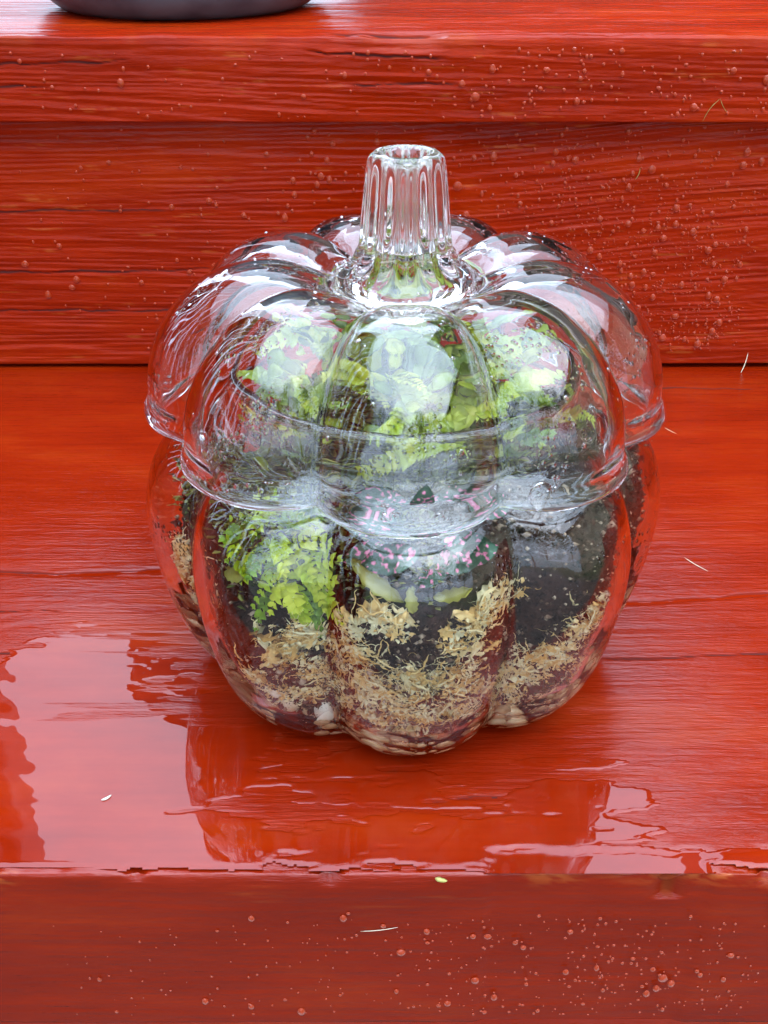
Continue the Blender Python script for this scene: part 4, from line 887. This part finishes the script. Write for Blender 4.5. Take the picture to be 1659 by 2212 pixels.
# ------------------------------------------------------------------ garden around (seen mirrored in glass and water)
me = mesh_np('ground', [(-6000, -6000, -26), (6000, -6000, -26), (6000, 6000, -26), (-6000, 6000, -26)], [(0, 1, 2, 3)], M_GROUND, smooth=False)
tag(obj('ground', me), kind='structure')
M_PATH = varied('wet_paving', [(.3, (.03, .022, .018)), (.7, (.055, .042, .034))], 12, .5, .004, 60, attr=False)
me = mesh_np('path', [(-110, -700, -25.6), (110, -700, -25.6), (110, 24, -25.6), (-110, 24, -25.6)], [(0, 1, 2, 3)], M_PATH, smooth=False)
tag(obj('path', me), kind='structure')
def tree(px, py, hgt, rad, seed, label):
    R_ = random.Random(seed); t_ = tag(empty('garden_tree', (px, py, -26)), label, 'tree', 'trees across the garden')
    bag = Bag(); pts = [np.array([6 * sin(k * .8 + seed), 5 * cos(k + seed), hgt * .62 * k / 7]) for k in range(8)]
    for (u0, v0) in ((1, 0),):
        ribbon(bag, pts, (0, 1, 0.0), [11 - k for k in range(8)], .5, 10)
    for b_ in range(6):
        a = R_.uniform(0, 6.28); s0 = pts[3 + b_ % 4]; e_ = s0 + np.array([cos(a) * rad * .7, sin(a) * rad * .7, hgt * .2])
        ribbon(bag, [s0 + (e_ - s0) * q for q in (0, .3, .6, 1)], (0.1, .2, 1), [4, 3, 2, 1], .5, 3)
    obj('trunk', bag.mesh('trunk', M_BARK), t_)
    cr = Bag(); cl = [(np.array([R_.gauss(0, rad * .45), R_.gauss(0, rad * .45), hgt * R_.uniform(.35, .95)]), R_.uniform(.25, .45) * rad) for _ in range(26)]
    for c_, cr_ in cl:
        for _ in range(130):
            v_ = np.array([R_.gauss(0, 1) for _ in range(3)]); v_ /= np.linalg.norm(v_); p = c_ + v_ * cr_ * R_.uniform(.6, 1.05)
            u, w_, n_ = frame(v_ + np.array([R_.gauss(0, .6) for _ in range(3)])); s_ = R_.uniform(7, 15)
            cr.add([p - u * s_, p - w_ * s_ * .5, p + u * s_, p + w_ * s_ * .5], [(0, 1, 2, 3)], R_.random())
    obj('crown', cr.mesh('crown', M_TREE, False), t_)
TL = ['broad dark tree farthest to one side across the lawn', 'tall narrow crowned tree across the lawn', 'round leafy tree standing behind the viewer', 'low spreading tree next to the round one', 'tall dense tree at the far corner of the lawn', 'medium tree beside the house corner']
for i, (x, y, h_, r_) in enumerate([(a_, b_, c_ * 1.3, d_ * 1.2) for a_, b_, c_, d_ in [(-620, -420, 520, 190), (-250, -620, 640, 200), (140, -560, 520, 200), (480, -480, 460, 190), (780, -150, 560, 210), (-760, 60, 480, 180)]]):
    tree(x, y, h_, r_, 900 + i, TL[i])

# house beyond the steps: mirrored in the wet tread and the glass
M_SIDING = varied('brown_siding', [(.3, (.05, .03, .024)), (.7, (.09, .055, .04))], 6, .7, .002, 40, attr=False)
M_ROOF = varied('dark_roofing', [(.3, (.03, .03, .032)), (.7, (.07, .065, .06))], 10, .85, .004, 60, attr=False)
house = tag(empty('house', (150, 260, -26)), 'brown boarded house with dark roof rising above the steps', 'house')
def hbox(name, x0, x1, y0, y1, z0, z1, m_):
    V = [(x, y, z) for z in (z0, z1) for y in (y0, y1) for x in (x0, x1)]
    Fq = [(0, 2, 3, 1), (4, 5, 7, 6), (0, 1, 5, 4), (2, 6, 7, 3), (0, 4, 6, 2), (1, 3, 7, 5)]
    return under(obj(name, mesh_np(name, V, Fq, m_, smooth=False)), house)
hbox('wall', 145, 700, 300, 330, -26, 620, M_SIDING)
hbox('wall', -10, 144.5, 331, 800, -26, 242, M_SIDING)
for k in range(32): hbox('siding_board', 144, 700, 297.4, 299.8, -20 + 20 * k, -2.5 + 20 * k, M_SIDING)
for k in range(12): hbox('siding_board', -10, 143.5, 327.4, 330.5, -20 + 21.5 * k, -2.0 + 21.5 * k, M_SIDING)
hbox('roof', -30, 143, 305, 820, 243, 253, M_ROOF); hbox('roof', 140, 720, 292, 340, 621, 640, M_ROOF)

# cream garage and the red stair rail, to the sides: mirrored in the glass lobes
M_CREAM = varied('cream_siding', [(.3, (.55, .46, .30)), (.7, (.66, .57, .40))], 5, .7, .002, 40, attr=False)
garage = tag(empty('garage', (420, -40, -26)), 'cream sided garage standing beside the lawn', 'garage')
def under_box(root, name, x0, x1, y0, y1, z0, z1, m_):
    V = [(x, y, z) for z in (z0, z1) for y in (y0, y1) for x in (x0, x1)]
    Fq = [(0, 2, 3, 1), (4, 5, 7, 6), (0, 1, 5, 4), (2, 6, 7, 3), (0, 4, 6, 2), (1, 3, 7, 5)]
    return under(obj(name, mesh_np(name, V, Fq, m_, smooth=False)), root)
under_box(garage, 'wall', 300, 700, -190, 190, -26, 250, M_CREAM)
for k in range(16): under_box(garage, 'siding_board', 297.6, 299.8, -190, 190, -22 + 17 * k, -6.2 + 17 * k, M_CREAM)
under_box(garage, 'roof', 280, 720, -210, 210, 251, 264, M_ROOF)
rail = tag(empty('stair_railing', (-66, 100, -26)), 'red painted railing with flat board balusters climbing beside the steps', 'railing')
zr = lambda y: (y - 20) * .515
for k in range(11):
    y = -10 + 11.5 * k; under_box(rail, 'baluster', -67, -65, y, y + 8.5, zr(y) - 12, zr(y) + 86, M_RISER)
for y in (-26, 118): under_box(rail, 'post', -71, -62, y, y + 9, -26, zr(y) + 104, M_RISER)
for (nm, dz, hh) in (('handrail', 86.5, 5), ('bottom_rail', -17, 4)):
    V = [(x, y, zr(y) + dz + q) for q in (0, hh) for y in (-16.8, 117.8) for x in (-70, -62.5)]
    under(obj(nm, mesh_np(nm, V, [(0, 2, 3, 1), (4, 5, 7, 6), (0, 1, 5, 4), (2, 6, 7, 3), (0, 4, 6, 2), (1, 3, 7, 5)], M_RISER, smooth=False)), rail)
